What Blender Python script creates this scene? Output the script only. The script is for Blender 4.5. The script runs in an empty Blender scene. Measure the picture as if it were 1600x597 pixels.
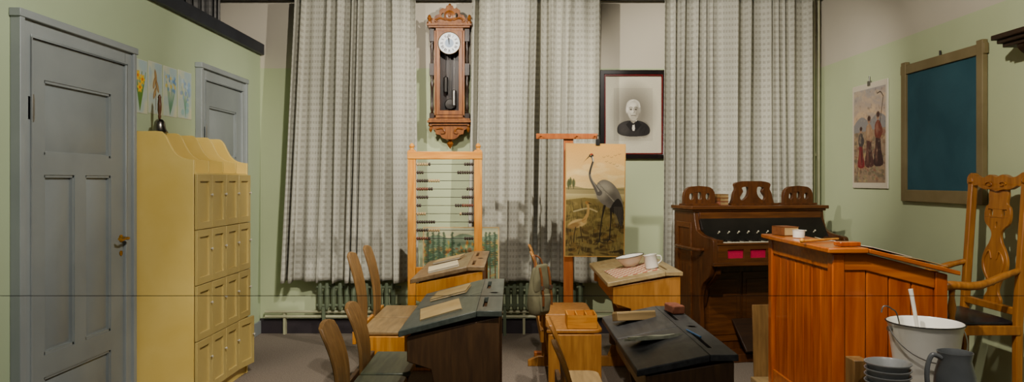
import bpy, bmesh, math, random, colorsys
import numpy as np
from mathutils import Vector, Matrix
random.seed(3)
SC=bpy.context.scene
COL=SC.collection
pi=math.pi
# ------------------------------------------------------------ materials
def lin(c):
    if isinstance(c,str):
        c=c.lstrip('#'); c=[int(c[i:i+2],16)/255 for i in (0,2,4)]
    h,s,v=colorsys.rgb_to_hsv(*c); c=colorsys.hsv_to_rgb(h,min(1,s*1.2),v**1.06)
    return tuple(((x/12.92) if x<=.04045 else ((x+.055)/1.055)**2.4) for x in c)
def mat(name,c1,c2=None,rough=.6,scale=8,stretch=(1,1,1),metal=0,bump=0.,spec=.4,detail=4,lo=.35,hi=.65,coat=0):
    m=bpy.data.materials.new(name); m.use_nodes=True
    nt=m.node_tree; b=nt.nodes['Principled BSDF']
    b.inputs['Roughness'].default_value=rough; b.inputs['Metallic'].default_value=metal
    b.inputs['Specular IOR Level'].default_value=spec
    b.inputs['Coat Weight'].default_value=coat
    if c2 is None: c2=c1
    tc=nt.nodes.new('ShaderNodeTexCoord'); mp=nt.nodes.new('ShaderNodeMapping'); mp.inputs['Scale'].default_value=stretch
    n=nt.nodes.new('ShaderNodeTexNoise'); n.inputs['Scale'].default_value=scale; n.inputs['Detail'].default_value=detail
    n.inputs['Distortion'].default_value=.4
    r=nt.nodes.new('ShaderNodeValToRGB'); r.color_ramp.elements[0].position=lo; r.color_ramp.elements[1].position=hi
    r.color_ramp.elements[0].color=(*lin(c1),1); r.color_ramp.elements[1].color=(*lin(c2),1)
    L=nt.links.new
    L(tc.outputs['Object'],mp.inputs['Vector']); L(mp.outputs[0],n.inputs['Vector']); L(n.outputs['Fac'],r.inputs[0]); L(r.outputs[0],b.inputs['Base Color'])
    if bump:
        bp=nt.nodes.new('ShaderNodeBump'); bp.inputs['Strength'].default_value=bump; bp.inputs['Distance'].default_value=.01
        L(n.outputs['Fac'],bp.inputs['Height']); L(bp.outputs[0],b.inputs['Normal'])
    return m
def wood(name,c1,c2,axis='z',rough=.42,scale=5,k=9,bump=.06,coat=0):
    s={'x':(1,k,k),'y':(k,1,k),'z':(k,k,1)}[axis]
    return mat(name,c1,c2,rough,scale,s,0,bump,.4,6,.3,.7,coat)
def worn(name,c1,c2,cw,axis='y',rough=.4,k=.45):
    m=wood(name,c1,c2,axis,rough,5,9,.05); nt=m.node_tree; b=nt.nodes['Principled BSDF']; L=nt.links.new
    src=b.inputs['Base Color'].links[0].from_socket
    tc=nt.nodes.new('ShaderNodeTexCoord'); n=nt.nodes.new('ShaderNodeTexNoise'); n.inputs['Scale'].default_value=9; n.inputs['Detail'].default_value=8; n.inputs['Roughness'].default_value=.7
    r=nt.nodes.new('ShaderNodeValToRGB'); r.color_ramp.elements[0].position=.5; r.color_ramp.elements[1].position=.68; r.color_ramp.elements[0].color=(0,0,0,1); r.color_ramp.elements[1].color=(k,k,k,1)
    mx=nt.nodes.new('ShaderNodeMix'); mx.data_type='RGBA'; mx.inputs[7].default_value=(*lin(cw),1)
    L(tc.outputs['Object'],n.inputs['Vector']); L(n.outputs['Fac'],r.inputs[0]); L(r.outputs[0],mx.inputs[0]); L(src,mx.inputs[6]); L(mx.outputs[2],b.inputs['Base Color'])
    return m
def wallmat(name,cl,ch,zb):
    m=mat(name,cl,cl,.85,3,bump=.03)
    nt=m.node_tree; b=nt.nodes['Principled BSDF']
    tc=nt.nodes.new('ShaderNodeTexCoord'); sp=nt.nodes.new('ShaderNodeSeparateXYZ'); g=nt.nodes.new('ShaderNodeMath'); g.operation='GREATER_THAN'; g.inputs[1].default_value=zb
    nz=nt.nodes.new('ShaderNodeTexNoise'); nz.inputs['Scale'].default_value=2.5
    mr=nt.nodes.new('ShaderNodeMapRange'); mr.inputs['To Min'].default_value=.92; mr.inputs['To Max'].default_value=1.06
    mx=nt.nodes.new('ShaderNodeMix'); mx.data_type='RGBA'; mx.inputs[6].default_value=(*lin(cl),1); mx.inputs[7].default_value=(*lin(ch),1)
    mu=nt.nodes.new('ShaderNodeMix'); mu.data_type='RGBA'; mu.blend_type='MULTIPLY'; mu.inputs[0].default_value=1
    L=nt.links.new
    L(tc.outputs['Object'],sp.inputs[0]); L(sp.outputs[2],g.inputs[0]); L(g.outputs[0],mx.inputs[0]); L(tc.outputs['Object'],nz.inputs['Vector'])
    L(nz.outputs['Fac'],mr.inputs['Value']); L(mx.outputs[2],mu.inputs[6]); L(mr.outputs[0],mu.inputs[7]); L(mu.outputs[2],b.inputs['Base Color'])
    return m
def curtainmat(name,ca,cb):
    m=mat(name,ca,ca,.9,8)
    nt=m.node_tree; b=nt.nodes['Principled BSDF']; L=nt.links.new
    N=nt.nodes.new
    at=N('ShaderNodeUVMap'); sp=N('ShaderNodeSeparateXYZ'); L(at.outputs[0],sp.inputs[0])
    def math_(op,a,bv=None):
        q=N('ShaderNodeMath'); q.operation=op
        if hasattr(a,'links'): L(a,q.inputs[0])
        else: q.inputs[0].default_value=a
        if bv is not None:
            if hasattr(bv,'links'): L(bv,q.inputs[1])
            else: q.inputs[1].default_value=bv
        return q.outputs[0]
    fz=math_('FRACT',math_('MULTIPLY',sp.outputs[1],1/.05))
    band=math_('LESS_THAN',fz,.45)
    fx=math_('FRACT',math_('MULTIPLY',sp.outputs[0],1/.045))
    dash=math_('LESS_THAN',fx,.6)
    pat=math_('MULTIPLY',band,math_('ADD',math_('MULTIPLY',dash,.85),.15))
    nz=N('ShaderNodeTexNoise'); nz.inputs['Scale'].default_value=70; L(at.outputs[0],nz.inputs['Vector'])
    f=math_('ADD',math_('MULTIPLY',pat,.30),math_('MULTIPLY',nz.outputs['Fac'],.45))
    r=N('ShaderNodeValToRGB'); r.color_ramp.elements[0].color=(*lin(ca),1); r.color_ramp.elements[1].color=(*lin(cb),1)
    r.color_ramp.elements[0].position=.1;r.color_ramp.elements[1].position=.8
    L(f,r.inputs[0]); L(r.outputs[0],b.inputs['Base Color']); b.inputs['Specular IOR Level'].default_value=.1
    return m
def vcmat(name,rough=.6,coat=0):
    m=bpy.data.materials.new(name); m.use_nodes=True; nt=m.node_tree; b=nt.nodes['Principled BSDF']
    a=nt.nodes.new('ShaderNodeAttribute'); a.attribute_name='Col'
    nz=nt.nodes.new('ShaderNodeTexNoise'); nz.inputs['Scale'].default_value=60
    mr=nt.nodes.new('ShaderNodeMapRange'); mr.inputs['To Min'].default_value=.9; mr.inputs['To Max'].default_value=1.1
    mu=nt.nodes.new('ShaderNodeMix'); mu.data_type='RGBA'; mu.blend_type='MULTIPLY'; mu.inputs[0].default_value=1
    nt.links.new(nz.outputs['Fac'],mr.inputs['Value']); nt.links.new(a.outputs['Color'],mu.inputs[6]); nt.links.new(mr.outputs[0],mu.inputs[7])
    nt.links.new(mu.outputs[2],b.inputs['Base Color']); b.inputs['Roughness'].default_value=rough; b.inputs['Coat Weight'].default_value=coat
    b.inputs['Specular IOR Level'].default_value=.2
    return m
# ------------------------------------------------------------ mesh builder
class MB:
    def __init__(s): s.v=[]; s.f=[]; s.M=None
    def add(s,vs,fs):
        o=len(s.v)
        for p in vs:
            p=Vector(p)
            if s.M is not None: p=s.M@p
            s.v.append(tuple(p))
        for f in fs: s.f.append([o+i for i in f])
        return s
    def box(s,x0,x1,y0,y1,z0,z1):
        return s.add([(x,y,z) for z in (z0,z1) for y in (y0,y1) for x in (x0,x1)],[(0,2,3,1),(4,5,7,6),(0,1,5,4),(2,6,7,3),(0,4,6,2),(1,3,7,5)])
    @staticmethod
    def mp(axis,a,b,t):
        return {'x':(t,a,b),'y':(a,t,b),'z':(a,b,t)}[axis]
    def prism(s,poly,axis,t0,t1):
        n=len(poly); vs=[s.mp(axis,a,b,t0) for a,b in poly]+[s.mp(axis,a,b,t1) for a,b in poly]
        fs=[list(range(n))[::-1],list(range(n,2*n))]+[(i,(i+1)%n,(i+1)%n+n,i+n) for i in range(n)]
        return s.add(vs,fs)
    def lathe(s,prof,o=(0,0,0),d=(0,0,1),seg=24,sx=1,sy=1,ring=False):
        d=Vector(d).normalized(); q=Vector((0,0,1)).rotation_difference(d); o=Vector(o); vs=[];fs=[]
        n=len(prof)
        for r,t in prof:
            for k in range(seg):
                a=2*pi*k/seg; vs.append(o+q@Vector((max(r,1e-4)*math.cos(a)*sx,max(r,1e-4)*math.sin(a)*sy,t)))
        for i in range(n if ring else n-1):
            i2=(i+1)%n
            for k in range(seg):
                k2=(k+1)%seg; fs.append((i*seg+k,i*seg+k2,i2*seg+k2,i2*seg+k))
        if not ring: fs.append(list(range(seg))[::-1]); fs.append([(n-1)*seg+k for k in range(seg)])
        return s.add(vs,fs)
    def cyl(s,p0,p1,r0,r1=None,seg=16):
        p0=Vector(p0);p1=Vector(p1); r1=r0 if r1 is None else r1
        return s.lathe([(r0,0),(r1,(p1-p0).length)],p0,p1-p0,seg)
    def sph(s,c,r,seg=16,sx=1,sy=1,sz=1):
        return s.lathe([(r*math.sin(pi*i/10),-r*sz*math.cos(pi*i/10)) for i in range(11)],c,(0,0,1),seg,sx,sy)
    def tube(s,pts,r,seg=10):
        pts=[Vector(p) for p in pts]; n=len(pts); rs=r if isinstance(r,(list,tuple)) else [r]*n
        vs=[];fs=[]; up=None
        for i,p in enumerate(pts):
            t=(pts[min(i+1,n-1)]-pts[max(i-1,0)]).normalized()
            if up is None: up=t.orthogonal().normalized()
            up=(up-t*up.dot(t)).normalized(); w=t.cross(up); ri=rs[min(i,len(rs)-1)]
            for k in range(seg):
                a=2*pi*k/seg; vs.append(p+(up*math.cos(a)+w*math.sin(a))*ri)
        for i in range(n-1):
            for k in range(seg):
                k2=(k+1)%seg; fs.append((i*seg+k,i*seg+k2,(i+1)*seg+k2,(i+1)*seg+k))
        fs.append(list(range(seg))[::-1]); fs.append([(n-1)*seg+k for k in range(seg)])
        return s.add(vs,fs)
    def plate(s,outer,holes,axis,t0,t1):
        cu=bpy.data.curves.new('tmp','CURVE'); cu.dimensions='2D'; cu.fill_mode='BOTH'; cu.extrude=abs(t1-t0)/2
        for pl in [outer]+list(holes):
            sp=cu.splines.new('POLY'); sp.points.add(len(pl)-1)
            for i,(a,b) in enumerate(pl): sp.points[i].co=(a,b,0,1)
            sp.use_cyclic_u=True
        ob=bpy.data.objects.new('tmp',cu); COL.objects.link(ob)
        dg=bpy.context.evaluated_depsgraph_get(); me=bpy.data.meshes.new_from_object(ob.evaluated_get(dg))
        c=(t0+t1)/2
        vs=[s.mp(axis,v.co.x,v.co.y,v.co.z+c) for v in me.vertices]; fs=[list(p.vertices) for p in me.polygons]
        bpy.data.objects.remove(ob); bpy.data.curves.remove(cu); bpy.data.meshes.remove(me)
        return s.add(vs,fs)
    def obj(s,name,mats,parent=None,bev=0,loc=(0,0,0),rot=(0,0,0),ang=35):
        me=bpy.data.meshes.new(name); me.from_pydata(s.v,[],s.f); me.validate()
        bm=bmesh.new(); bm.from_mesh(me); bmesh.ops.remove_doubles(bm,verts=bm.verts,dist=1e-5)
        bmesh.ops.recalc_face_normals(bm,faces=bm.faces); bm.to_mesh(me); bm.free()
        me.materials.append(mats)
        me.polygons.foreach_set('use_smooth',[True]*len(me.polygons)); me.set_sharp_from_angle(angle=math.radians(ang))
        o=bpy.data.objects.new(name,me); COL.objects.link(o); o.location=loc; o.rotation_euler=rot
        if parent: o.parent=parent
        if bev:
            q=o.modifiers.new('Bevel','BEVEL'); q.width=bev; q.segments=2; q.limit_method='ANGLE'; q.angle_limit=math.radians(40)
        return o
def boxes(name,mt,parent,lst,bev=0):
    return [MB().box(*q).obj(name,mt,parent,bev) for q in lst]
def thing(name,label,cat,loc=(0,0,0),rot=(0,0,0),group=None):
    e=bpy.data.objects.new(name,None); e.empty_display_size=.05; COL.objects.link(e); e.location=loc; e.rotation_euler=rot
    e['label']=label; e['category']=cat
    if group: e['group']=group
    return e
def dup(o,parent,loc=None,rot=None):
    c=o.copy(); COL.objects.link(c); c.parent=parent
    if loc is not None: c.location=loc
    if rot is not None: c.rotation_euler=rot
    return c
def struct(o): o['kind']='structure'; return o
def tag(o,label,cat,group=None):
    o['label']=label; o['category']=cat
    if group: o['group']=group
    return o
def ellp(cx,cy,rx,ry,n=24,a0=0,a1=2*pi):
    full=abs(a1-a0-2*pi)<1e-6
    return [(cx+rx*math.cos(a0+(a1-a0)*i/(n if full else n-1)),cy+ry*math.sin(a0+(a1-a0)*i/(n if full else n-1))) for i in range(n)]
def smooth(pts,n=8,closed=False):
    P=[Vector((*p,0)) if len(p)==2 else Vector(p) for p in pts]; out=[]; N=len(P)
    for i in range(N if closed else N-1):
        g=(lambda k:P[k%N]) if closed else (lambda k:P[min(max(k,0),N-1)])
        p0,p1,p2,p3=g(i-1),g(i),g(i+1),g(i+2)
        for j in range(n):
            t=j/n; out.append(.5*((2*p1)+(p2-p0)*t+(2*p0-5*p1+4*p2-p3)*t*t+(3*p1-3*p2+p3-p0)*t**3))
    if not closed: out.append(P[-1])
    return [tuple(q)[:len(pts[0])] for q in out]
def mirror(half):
    return half+[(-a,b) for a,b in reversed(half) if a>1e-6]
# ------------------------------------------------------------ painted pictures
class Canvas:
    def __init__(s,w,h,k,bg,ox=0,oy=0):
        s.w,s.h=w,h; s.ox,s.oy=ox,oy; s.W=int(w*k)+1; s.H=int(h*k)+1
        s.X,s.Y=np.meshgrid(np.linspace(-ox,w-ox,s.W),np.linspace(-oy,h-oy,s.H)); s.a=np.zeros((s.H,s.W,3)); s.a[:]=s.c(bg)
        s.rg=np.random.default_rng(4)
    def c(s,c):
        if isinstance(c,str): c=c.lstrip('#'); c=[int(c[i:i+2],16)/255 for i in (0,2,4)]
        return np.array(c)
    def put(s,m,col,al=1):
        m=np.clip(m,0,1)[...,None]*al; s.a=s.a*(1-m)+s.c(col)*m
    def grad(s,y0,y1,c0,c1):
        t=np.clip((s.Y-y0)/(y1-y0),0,1)[...,None]; m=((s.Y>=y0)&(s.Y<=y1))[...,None]
        s.a=np.where(m,s.c(c0)*(1-t)+s.c(c1)*t,s.a)
    def ell(s,cx,cy,rx,ry,col,rot=0,al=1,soft=.12):
        c,n=math.cos(rot),math.sin(rot); dx=s.X-cx;dy=s.Y-cy; u=(dx*c+dy*n)/rx; v=(-dx*n+dy*c)/ry
        d=np.sqrt(u*u+v*v); s.put((1-d)/soft+.5,col,al)
    def line(s,pts,w,col,al=1):
        ws=w if isinstance(w,(list,tuple)) else [w]*len(pts); best=np.full(s.X.shape,1e9)
        ws=[ws[min(i,len(ws)-1)] for i in range(len(pts))]
        for i in range(len(pts)-1):
            ax,ay=pts[i];bx,by=pts[i+1]; L=(bx-ax)**2+(by-ay)**2+1e-9
            t=np.clip(((s.X-ax)*(bx-ax)+(s.Y-ay)*(by-ay))/L,0,1)
            d=np.hypot(s.X-ax-t*(bx-ax),s.Y-ay-t*(by-ay))-(ws[i]*(1-t)+ws[i+1]*t)/2
            best=np.minimum(best,d)
        s.put(.5-best/.7,col,al)
    def poly(s,pts,col,al=1):
        ins=np.zeros(s.X.shape,bool); n=len(pts)
        for i in range(n):
            x1,y1=pts[i];x2,y2=pts[(i+1)%n]
            if y1==y2: continue
            c=((y1>s.Y)!=(y2>s.Y))&(s.X<(x2-x1)*(s.Y-y1)/(y2-y1)+x1); ins^=c
        s.put(ins.astype(float),col,al)
    def blobs(s,n,x0,x1,y0,y1,r0,r1,cols,al=.7,asp=1.):
        for i in range(n):
            s.ell(s.rg.uniform(x0,x1),s.rg.uniform(y0,y1),s.rg.uniform(r0,r1),s.rg.uniform(r0,r1)*asp,cols[s.rg.integers(len(cols))],s.rg.uniform(-.4,.4),al,.5)
    def mesh(s,name,sw,sh,mt,parent,loc=(0,0,0),rot=(0,0,0)):
        xs=(s.X+s.ox)/s.w*sw-sw/2; zs=sh-(s.Y+s.oy)/s.h*sh; W,H=s.W,s.H
        v=np.stack([xs.ravel(),np.zeros(W*H),zs.ravel()],1)
        idx=np.arange(W*H).reshape(H,W); f=np.stack([idx[:-1,:-1].ravel(),idx[1:,:-1].ravel(),idx[1:,1:].ravel(),idx[:-1,1:].ravel()],1)
        me=bpy.data.meshes.new(name); me.from_pydata(v.tolist(),[],f.tolist())
        a=me.color_attributes.new('Col','FLOAT_COLOR','POINT'); c=np.clip(s.a,0,1)
        g=c.mean(axis=2,keepdims=True); c=np.clip(g+(c-g)*1.12,0,1)**1.12
        c=np.where(c<=.04045,c/12.92,((c+.055)/1.055)**2.4).reshape(-1,3); c=np.concatenate([c,np.ones((len(c),1))],1)
        a.data.foreach_set('color',c.astype(np.float32).ravel()); me.materials.append(mt)
        o=bpy.data.objects.new(name,me); COL.objects.link(o); o.location=loc; o.rotation_euler=rot; o.parent=parent
        return o
# ------------------------------------------------------------ material library
M_green=wallmat('wall_green_paint','#b7bf9d','#c2bbab',2.23)
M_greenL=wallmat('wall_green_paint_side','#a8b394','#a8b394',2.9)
M_floor=mat('carpet_grey','#655c53','#857a6d',.95,140,bump=.3)
M_ceil=mat('ceiling_dark','#33302e','#3a3634',.9)
M_dark=mat('dark_baseboard','#2a2528','#332d30',.5)
M_rail=mat('dark_rail','#23252b','#2b2e35',.5)
M_doorg=mat('door_bluegrey','#7c8180','#868b89',.4,3,bump=.02)
M_doorg2=mat('door_bluegrey_frame','#848988','#8e9391',.4,3)
M_brass=mat('brass','#a8843f','#c09a52',.3,10,metal=1)
M_brassd=mat('aged_brass','#5d4a2a','#77603a',.4,10,metal=.8)
M_iron=mat('dark_iron','#2a2826','#35322f',.45,10,metal=.7)
M_steel=mat('steel','#8d8a86','#a5a29c',.3,10,metal=.9)
M_yellow=mat('cabinet_yellow','#d8bd70','#e0c77e',.45,4,bump=.02)
M_yellowd=mat('cabinet_door_yellow','#b29e66','#bca970',.45,4,bump=.02)
M_yellowi=mat('cabinet_inside','#8f783f','#9c844a',.6,4)
M_white=mat('white_enamel','#ebe8df','#e1ddd0',.25,6)
M_knob=mat('porcelain_knob','#c8c3b4','#bcb6a6',.3,6)
M_black=mat('black_paint','#15130f','#1e1b17',.35,10)
M_curt=curtainmat('curtain_linen','#bbb9ac','#8b887c'); M_curtd=curtainmat('curtain_linen_dark','#8d8b88','#6d6b68')
M_pipe=mat('pipe_cream','#a8a789','#afae93',.4)
M_clock=wood('clock_walnut','#633a1b','#90602f','z',.3,6)
M_clockd=wood('clock_ebony','#20150d','#35200f','z',.3,6)
M_dial=mat('dial_enamel','#e8ebec','#dee2e4',.35)
M_dialc=mat('dial_centre','#8c9cae','#a0aebd',.35)
M_oakY=wood('oak_honey_upright','#b47930','#d39c4c','z',.4,5)
M_oakX=wood('oak_honey_along','#b47930','#d39c4c','x',.4,5)
M_oakYY=wood('oak_honey_depth','#b17730','#cf994c','y',.4,5)
M_oldX=wood('old_oak_depth','#7f6b4b','#9f8760','y',.5,5)
M_seatA=wood('green_black_seat','#3f4438','#5c604c','y',.45,5)
M_oldZ=wood('old_oak_upright','#6f5433','#907148','z',.5,5)
M_backD=wood('orange_oak_back','#8e6230','#ae8044','z',.45,5)
M_brownZ=wood('dark_oak_upright','#443222','#60482f','z',.5,5)
M_topA=worn('slate_green_desktop','#3f453f','#575d55','#767b6f',rough=.4)
M_topC=worn('black_desktop','#292929','#3c3c3c','#61605c',rough=.48)
M_topB=worn('worn_brown_desktop','#6f583e','#8f7858','#a8977a')
M_topD=worn('worn_tan_desktop','#8f7b59','#ab976f','#c4b594')
M_orange=wood('pine_orange','#8c4416','#b46827','z',.25,3,10,coat=.35)
M_orangeX=wood('pine_orange_top','#94501e','#ba7434','x',.28,3,10,coat=.3)
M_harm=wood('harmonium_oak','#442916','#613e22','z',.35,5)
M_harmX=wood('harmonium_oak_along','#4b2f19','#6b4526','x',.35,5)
M_harmd=wood('harmonium_dark_oak','#26180d','#362312','x',.5,5)  # darker brown wood for keyboard bed, pedals, wall shelf and desk backing
M_red=mat('magenta_cloth','#b01548','#c81e58',.8,200)
M_ivory=mat('ivory','#e4ddc6','#d8d0b4',.3,20)
M_chair=wood('chair_oak','#885a2c','#aa773e','z',.35,6)
M_leather=mat('black_leather','#16151a','#232227',.35,30,bump=.1)
M_board=mat('chalkboard_teal','#34525b','#3f5f68',.7,3,spec=.15)
M_bframe=mat('chalkboard_frame','#786b4c','#857859',.55,6)
M_paper=mat('paper_cream','#cdbf9c','#d9cdb0',.8,8)
M_paper2=mat('paper_tan','#b0976a','#bfa87c',.8,8)
M_paperw=mat('paper_white','#c9c5b5','#d6d2c4',.8,8)
M_canvas=mat('canvas_olive','#6b674f','#767158',.9,20,bump=.1)
M_leath=mat('leather_strap','#6d4526','#7d5230',.6,30)
M_cloth=mat('cloth_greybeige','#9a9a86','#b0b09c',.9,40,bump=.2)
M_redb=mat('red_brown_block','#7d4e3a','#8e5e48',.8,30)
M_bell=mat('bell_metal','#7f7a70','#989288',.25,5,metal=1)
M_bhandle=wood('bell_handle','#4a2e16','#6a4524','z',.35,5)
M_pic=vcmat('printed_picture'); M_picG=vcmat('printed_picture_gloss',.4)
M_rad=mat('radiator_shaded_green','#5a634e','#646d57',.6)  # wall green darkened, puts the shade under the curtains into the colour
M_frameB=mat('frame_black','#120d0c','#1d1413',.25,20); M_frameR=mat('frame_red','#5c1518','#6e1d1e',.25,20)
M_mat=mat('passepartout','#d6d0b8','#dcd7c2',.8,5)
M_enamelg=mat('grey_enamel','#8f908f','#a2a3a1',.25,8); M_enameld=mat('grey_enamel_dark','#66696a','#77797a',.3,8)
M_beadd=mat('bead_dark','#2b211b','#3d3028',.4); M_beadr=mat('bead_red','#5a3426','#6a4030',.4); M_beadw=mat('bead_pale','#9a8562','#a99470',.4)
M_oakR=wood('stand_wood','#9a5a30','#b57442','z',.4,5)
# ------------------------------------------------------------ room shell
XL,XR,YB=-2.12,2.59,6.2
HC=3.0
struct(MB().box(-3.6,2.8,-1.0,6.4,-.1,0).obj('floor',M_floor))
struct(MB().box(-3.6,2.8,-1.0,6.4,HC,HC+.1).obj('ceiling',M_ceil))
struct(MB().box(-3.6,2.8,YB,YB+.15,0,HC).obj('wall_back',M_green))
struct(MB().box(XL-.1,XL,0,YB,0,2.34).obj('wall_left',M_greenL))
struct(MB().box(XR,XR+.15,0,YB,0,HC).obj('wall_right',M_green))
struct(MB().box(-3.6,-3.5,0,YB,0,HC).obj('wall_outer',M_ceil))
struct(MB().box(XL-.14,XL+.035,0,YB-.001,2.34,2.43).obj('trim_1',M_rail,bev=.004))
b=MB(); b.box(XL+.001,XR-.001,YB-.02,YB,0,.125); struct(b.obj('baseboard_back',M_dark,bev=.003))
b=MB(); b.box(XL,XL+.015,5.82,YB-.021,0,.11); struct(b.obj('baseboard_left',M_doorg,bev=.003))
b=MB(); b.box(XR-.015,XR,4.3,YB-.021,0,.11); struct(b.obj('baseboard_right',M_dark,bev=.003))
b=MB(); b.box(-3.45,2.49,6.0,6.16,2.79,2.87); struct(b.obj('trim_2',M_rail))
t=thing('heating_pipe','cream painted twin heating pipes along the wall above the baseboard','pipe',(0,0,0))
for z in (.15,.19): MB().tube([(XL+.06,YB-.06,z),(XR-.12,YB-.06,z)],.012,12).obj('pipe_run',M_pipe,t)
boxes('bracket',M_pipe,t,[(x-.01,x+.01,YB-.06,YB-.0205,0.0,.195) for x in (-1.9,-.9,.1,1.1,2.2)])
t=thing('heating_pipe','cream vertical heating pipes in the wall corner beside the curtain','pipe',(0,0,0))
for x in (2.555,2.515): MB().tube([(x,6.14,.0),(x,6.14,2.99)],.014,12).obj('pipe_run',M_pipe,t)
boxes('bracket',M_pipe,t,[(2.50,2.57,6.14,6.1995,z-.01,z+.01) for z in (.5,1.5,2.5)])
def radiator(x0,x1):
    t=thing('radiator','green column radiator, colour darkened for the shade under the window curtain','radiator',(x0,6.1,0))
    n=int((x1-x0)/.055); p=None
    for i in range(n):
        x=i*.055+.03
        if p is None: p=MB().tube([(0,0,.215),(0,0,.24),(0,0,.41),(0,0,.435)],[.012,.02,.02,.012],8).obj('radiator_column',M_rad,t,loc=(x,0,0))
        else: dup(p,t,(x,0,0))
    for z in (.25,.40): MB().tube([(0,0,z),(x1-x0,0,z)],.012).obj('pipe_run',M_rad,t)
    boxes('foot',M_rad,t,[(x-.012,x+.012,-.012,.012,0,.24) for x in (.06,x1-x0-.06)])
radiator(-1.62,-.92); radiator(-.12,.6)
def door(name,y0,y1,zt,panels,handle=None):
    cw=.085; X=XL+.0005
    b=MB(); b.box(X,X+.03,y0,y0+cw,0,zt); b.box(X,X+.03,y1-cw,y1,0,zt); b.box(X,X+.03,y0+cw,y1-cw,zt-cw,zt)
    b.box(X,X+.045,y0-.012,y0+.02,.0,zt); b.box(X,X+.045,y1-.02,y1+.012,0,zt); b.box(X,X+.05,y0-.02,y1+.02,zt-.015,zt+.02)
    b.box(X,X+.036,y0+cw-.012,y0+cw,0,zt-cw); b.box(X,X+.036,y1-cw,y1-cw+.012,0,zt-cw); b.box(X,X+.036,y0+cw-.012,y1-cw+.012,zt-cw,zt-cw+.012)
    fr=struct(b.obj(name,M_doorg2,bev=.003))
    b=MB(); a0,a1,z1=y0+cw+.003,y1-cw-.003,zt-cw-.003
    b.box(X,X+.004,a0,a1,.005,z1)
    b.plate([(a0,.005),(a1,.005),(a1,z1),(a0,z1)],[[(p,r),(q,r),(q,s),(p,s)] for p,q,r,s in panels],'x',X+.003,X+.022)
    for p,q,r,s in panels:
        x=.018
        b.box(X+.003,X+x,p,p+.012,r,s); b.box(X+.003,X+x,q-.012,q,r,s); b.box(X+.003,X+x,p,q,r,r+.012); b.box(X+.003,X+x,p,q,s-.012,s)
        g=.04; f=.018
        b.add([(X+.004,p+f,r+f),(X+.004,q-f,r+f),(X+.004,q-f,s-f),(X+.004,p+f,s-f),
               (X+.014,p+g,r+g),(X+.014,q-g,r+g),(X+.014,q-g,s-g),(X+.014,p+g,s-g)],[(0,1,5,4),(1,2,6,5),(2,3,7,6),(3,0,4,7),(4,5,6,7)])
    b.obj('door_leaf',M_doorg,fr)
    if handle:
        hy,hz=handle; b=MB()
        b.lathe([(.02,0),(.02,.005),(.010,.01),(.008,.045)],(X+.022,hy,hz),(1,0,0),16)
        b.tube([(X+.065,hy,hz),(X+.07,hy-.03,hz+.004),(X+.068,hy-.07,hz-.004),(X+.065,hy-.095,hz+.004)],[.007,.007,.006,.008],10)
        b.obj('door_handle',M_brass,fr)
        b=MB(); b.lathe([(.014,0),(.014,.004),(.007,.006)],(X+.022,hy,hz-.08),(1,0,0),16); b.obj('keyhole',M_brass,fr)
        for z in (.3,1.60):
            b=MB(); b.cyl((X+.03,y0+cw,z-.06),(X+.03,y0+cw,z+.06),.009); b.box(X+.02,X+.03,y0+cw-.025,y0+cw+.02,z-.05,z+.05)
            b.obj('hinge',M_steel,fr)
door('door_1',3.118,4.06,1.995,[(3.30,3.85,1.40,1.735),(3.30,3.53,.50,1.31),(3.62,3.85,.50,1.31),(3.30,3.85,.1,.40)],(3.945,.975))
door('door_2',4.935,5.777,2.057,[(5.10,5.60,1.45,1.80),(5.10,5.31,.50,1.36),(5.39,5.60,.50,1.36),(5.10,5.60,.1,.40)],(5.66,.98))
# ------------------------------------------------------------ curtains
def curtain(label,x0t,x1t,x0b,x1b,zt,zb,y,nf,seed,amp=.06,mt=None):
    rg=random.Random(seed); nu,nz=int(nf*32),50; vs=[];uv=[]
    ph=[rg.uniform(0,6.28) for _ in range(6)]
    for j in range(nz+1):
        q=j/nz; z=zt+(zb-zt)*q
        for i in range(nu+1):
            t=i/nu
            P=2*pi*(nf*t+.55*math.sin(2*pi*1.7*t+ph[0])+.28*math.sin(2*pi*4.1*t+ph[1])+.14*q*math.sin(5*t*pi+ph[2]))
            s=math.sin(P); s=math.copysign(abs(s)**.85,s)
            A=amp*(.65+.35*math.sin(2*pi*2.3*t+ph[3]))*(.75+.35*q)
            x=(x0t+(x1t-x0t)*t)*(1-q)+(x0b+(x1b-x0b)*t)*q+.020*math.cos(P)*(.6+q)
            yy=y-A*s+.010*math.sin(3*P+ph[4])*(.3+.4*q)
            vs.append((x,yy,z+ (0.008*math.sin(P+ph[5]) if j==nz else 0))); uv.append((t*(x1b-x0b)*1.8,z))
    fs=[(j*(nu+1)+i,j*(nu+1)+i+1,(j+1)*(nu+1)+i+1,(j+1)*(nu+1)+i) for j in range(nz) for i in range(nu)]
    me=bpy.data.meshes.new('curtain'); me.from_pydata(vs,[],fs); me.polygons.foreach_set('use_smooth',[True]*len(fs))
    u=me.uv_layers.new(name='UVMap')
    for l in me.loops: u.data[l.index].uv=uv[l.vertex_index]
    me.materials.append(mt or M_curt); o=bpy.data.objects.new('curtain',me); COL.objects.link(o)
    so=o.modifiers.new('Solid','SOLIDIFY'); so.thickness=.002
    tag(o,label,'curtain','window curtains'); return o
curtain('grey woven linen curtain hanging in folds beside the wall clock',-1.77,-.78,-1.88,-.76,2.785,.455,6.03,10,1)
curtain('grey woven linen curtain hanging in folds behind the abacus',-.33,.74,-.37,.72,2.785,.455,6.03,10,2)
curtain('grey woven linen curtain hanging in folds behind the harmonium',1.26,2.46,1.24,2.47,2.785,.455,6.06,11,5,.05)
curtain('dark grey curtain behind the partition wall',-2.9,-2.4,-2.9,-2.4,2.785,.455,6.05,6,7,.04,M_curtd)
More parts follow.
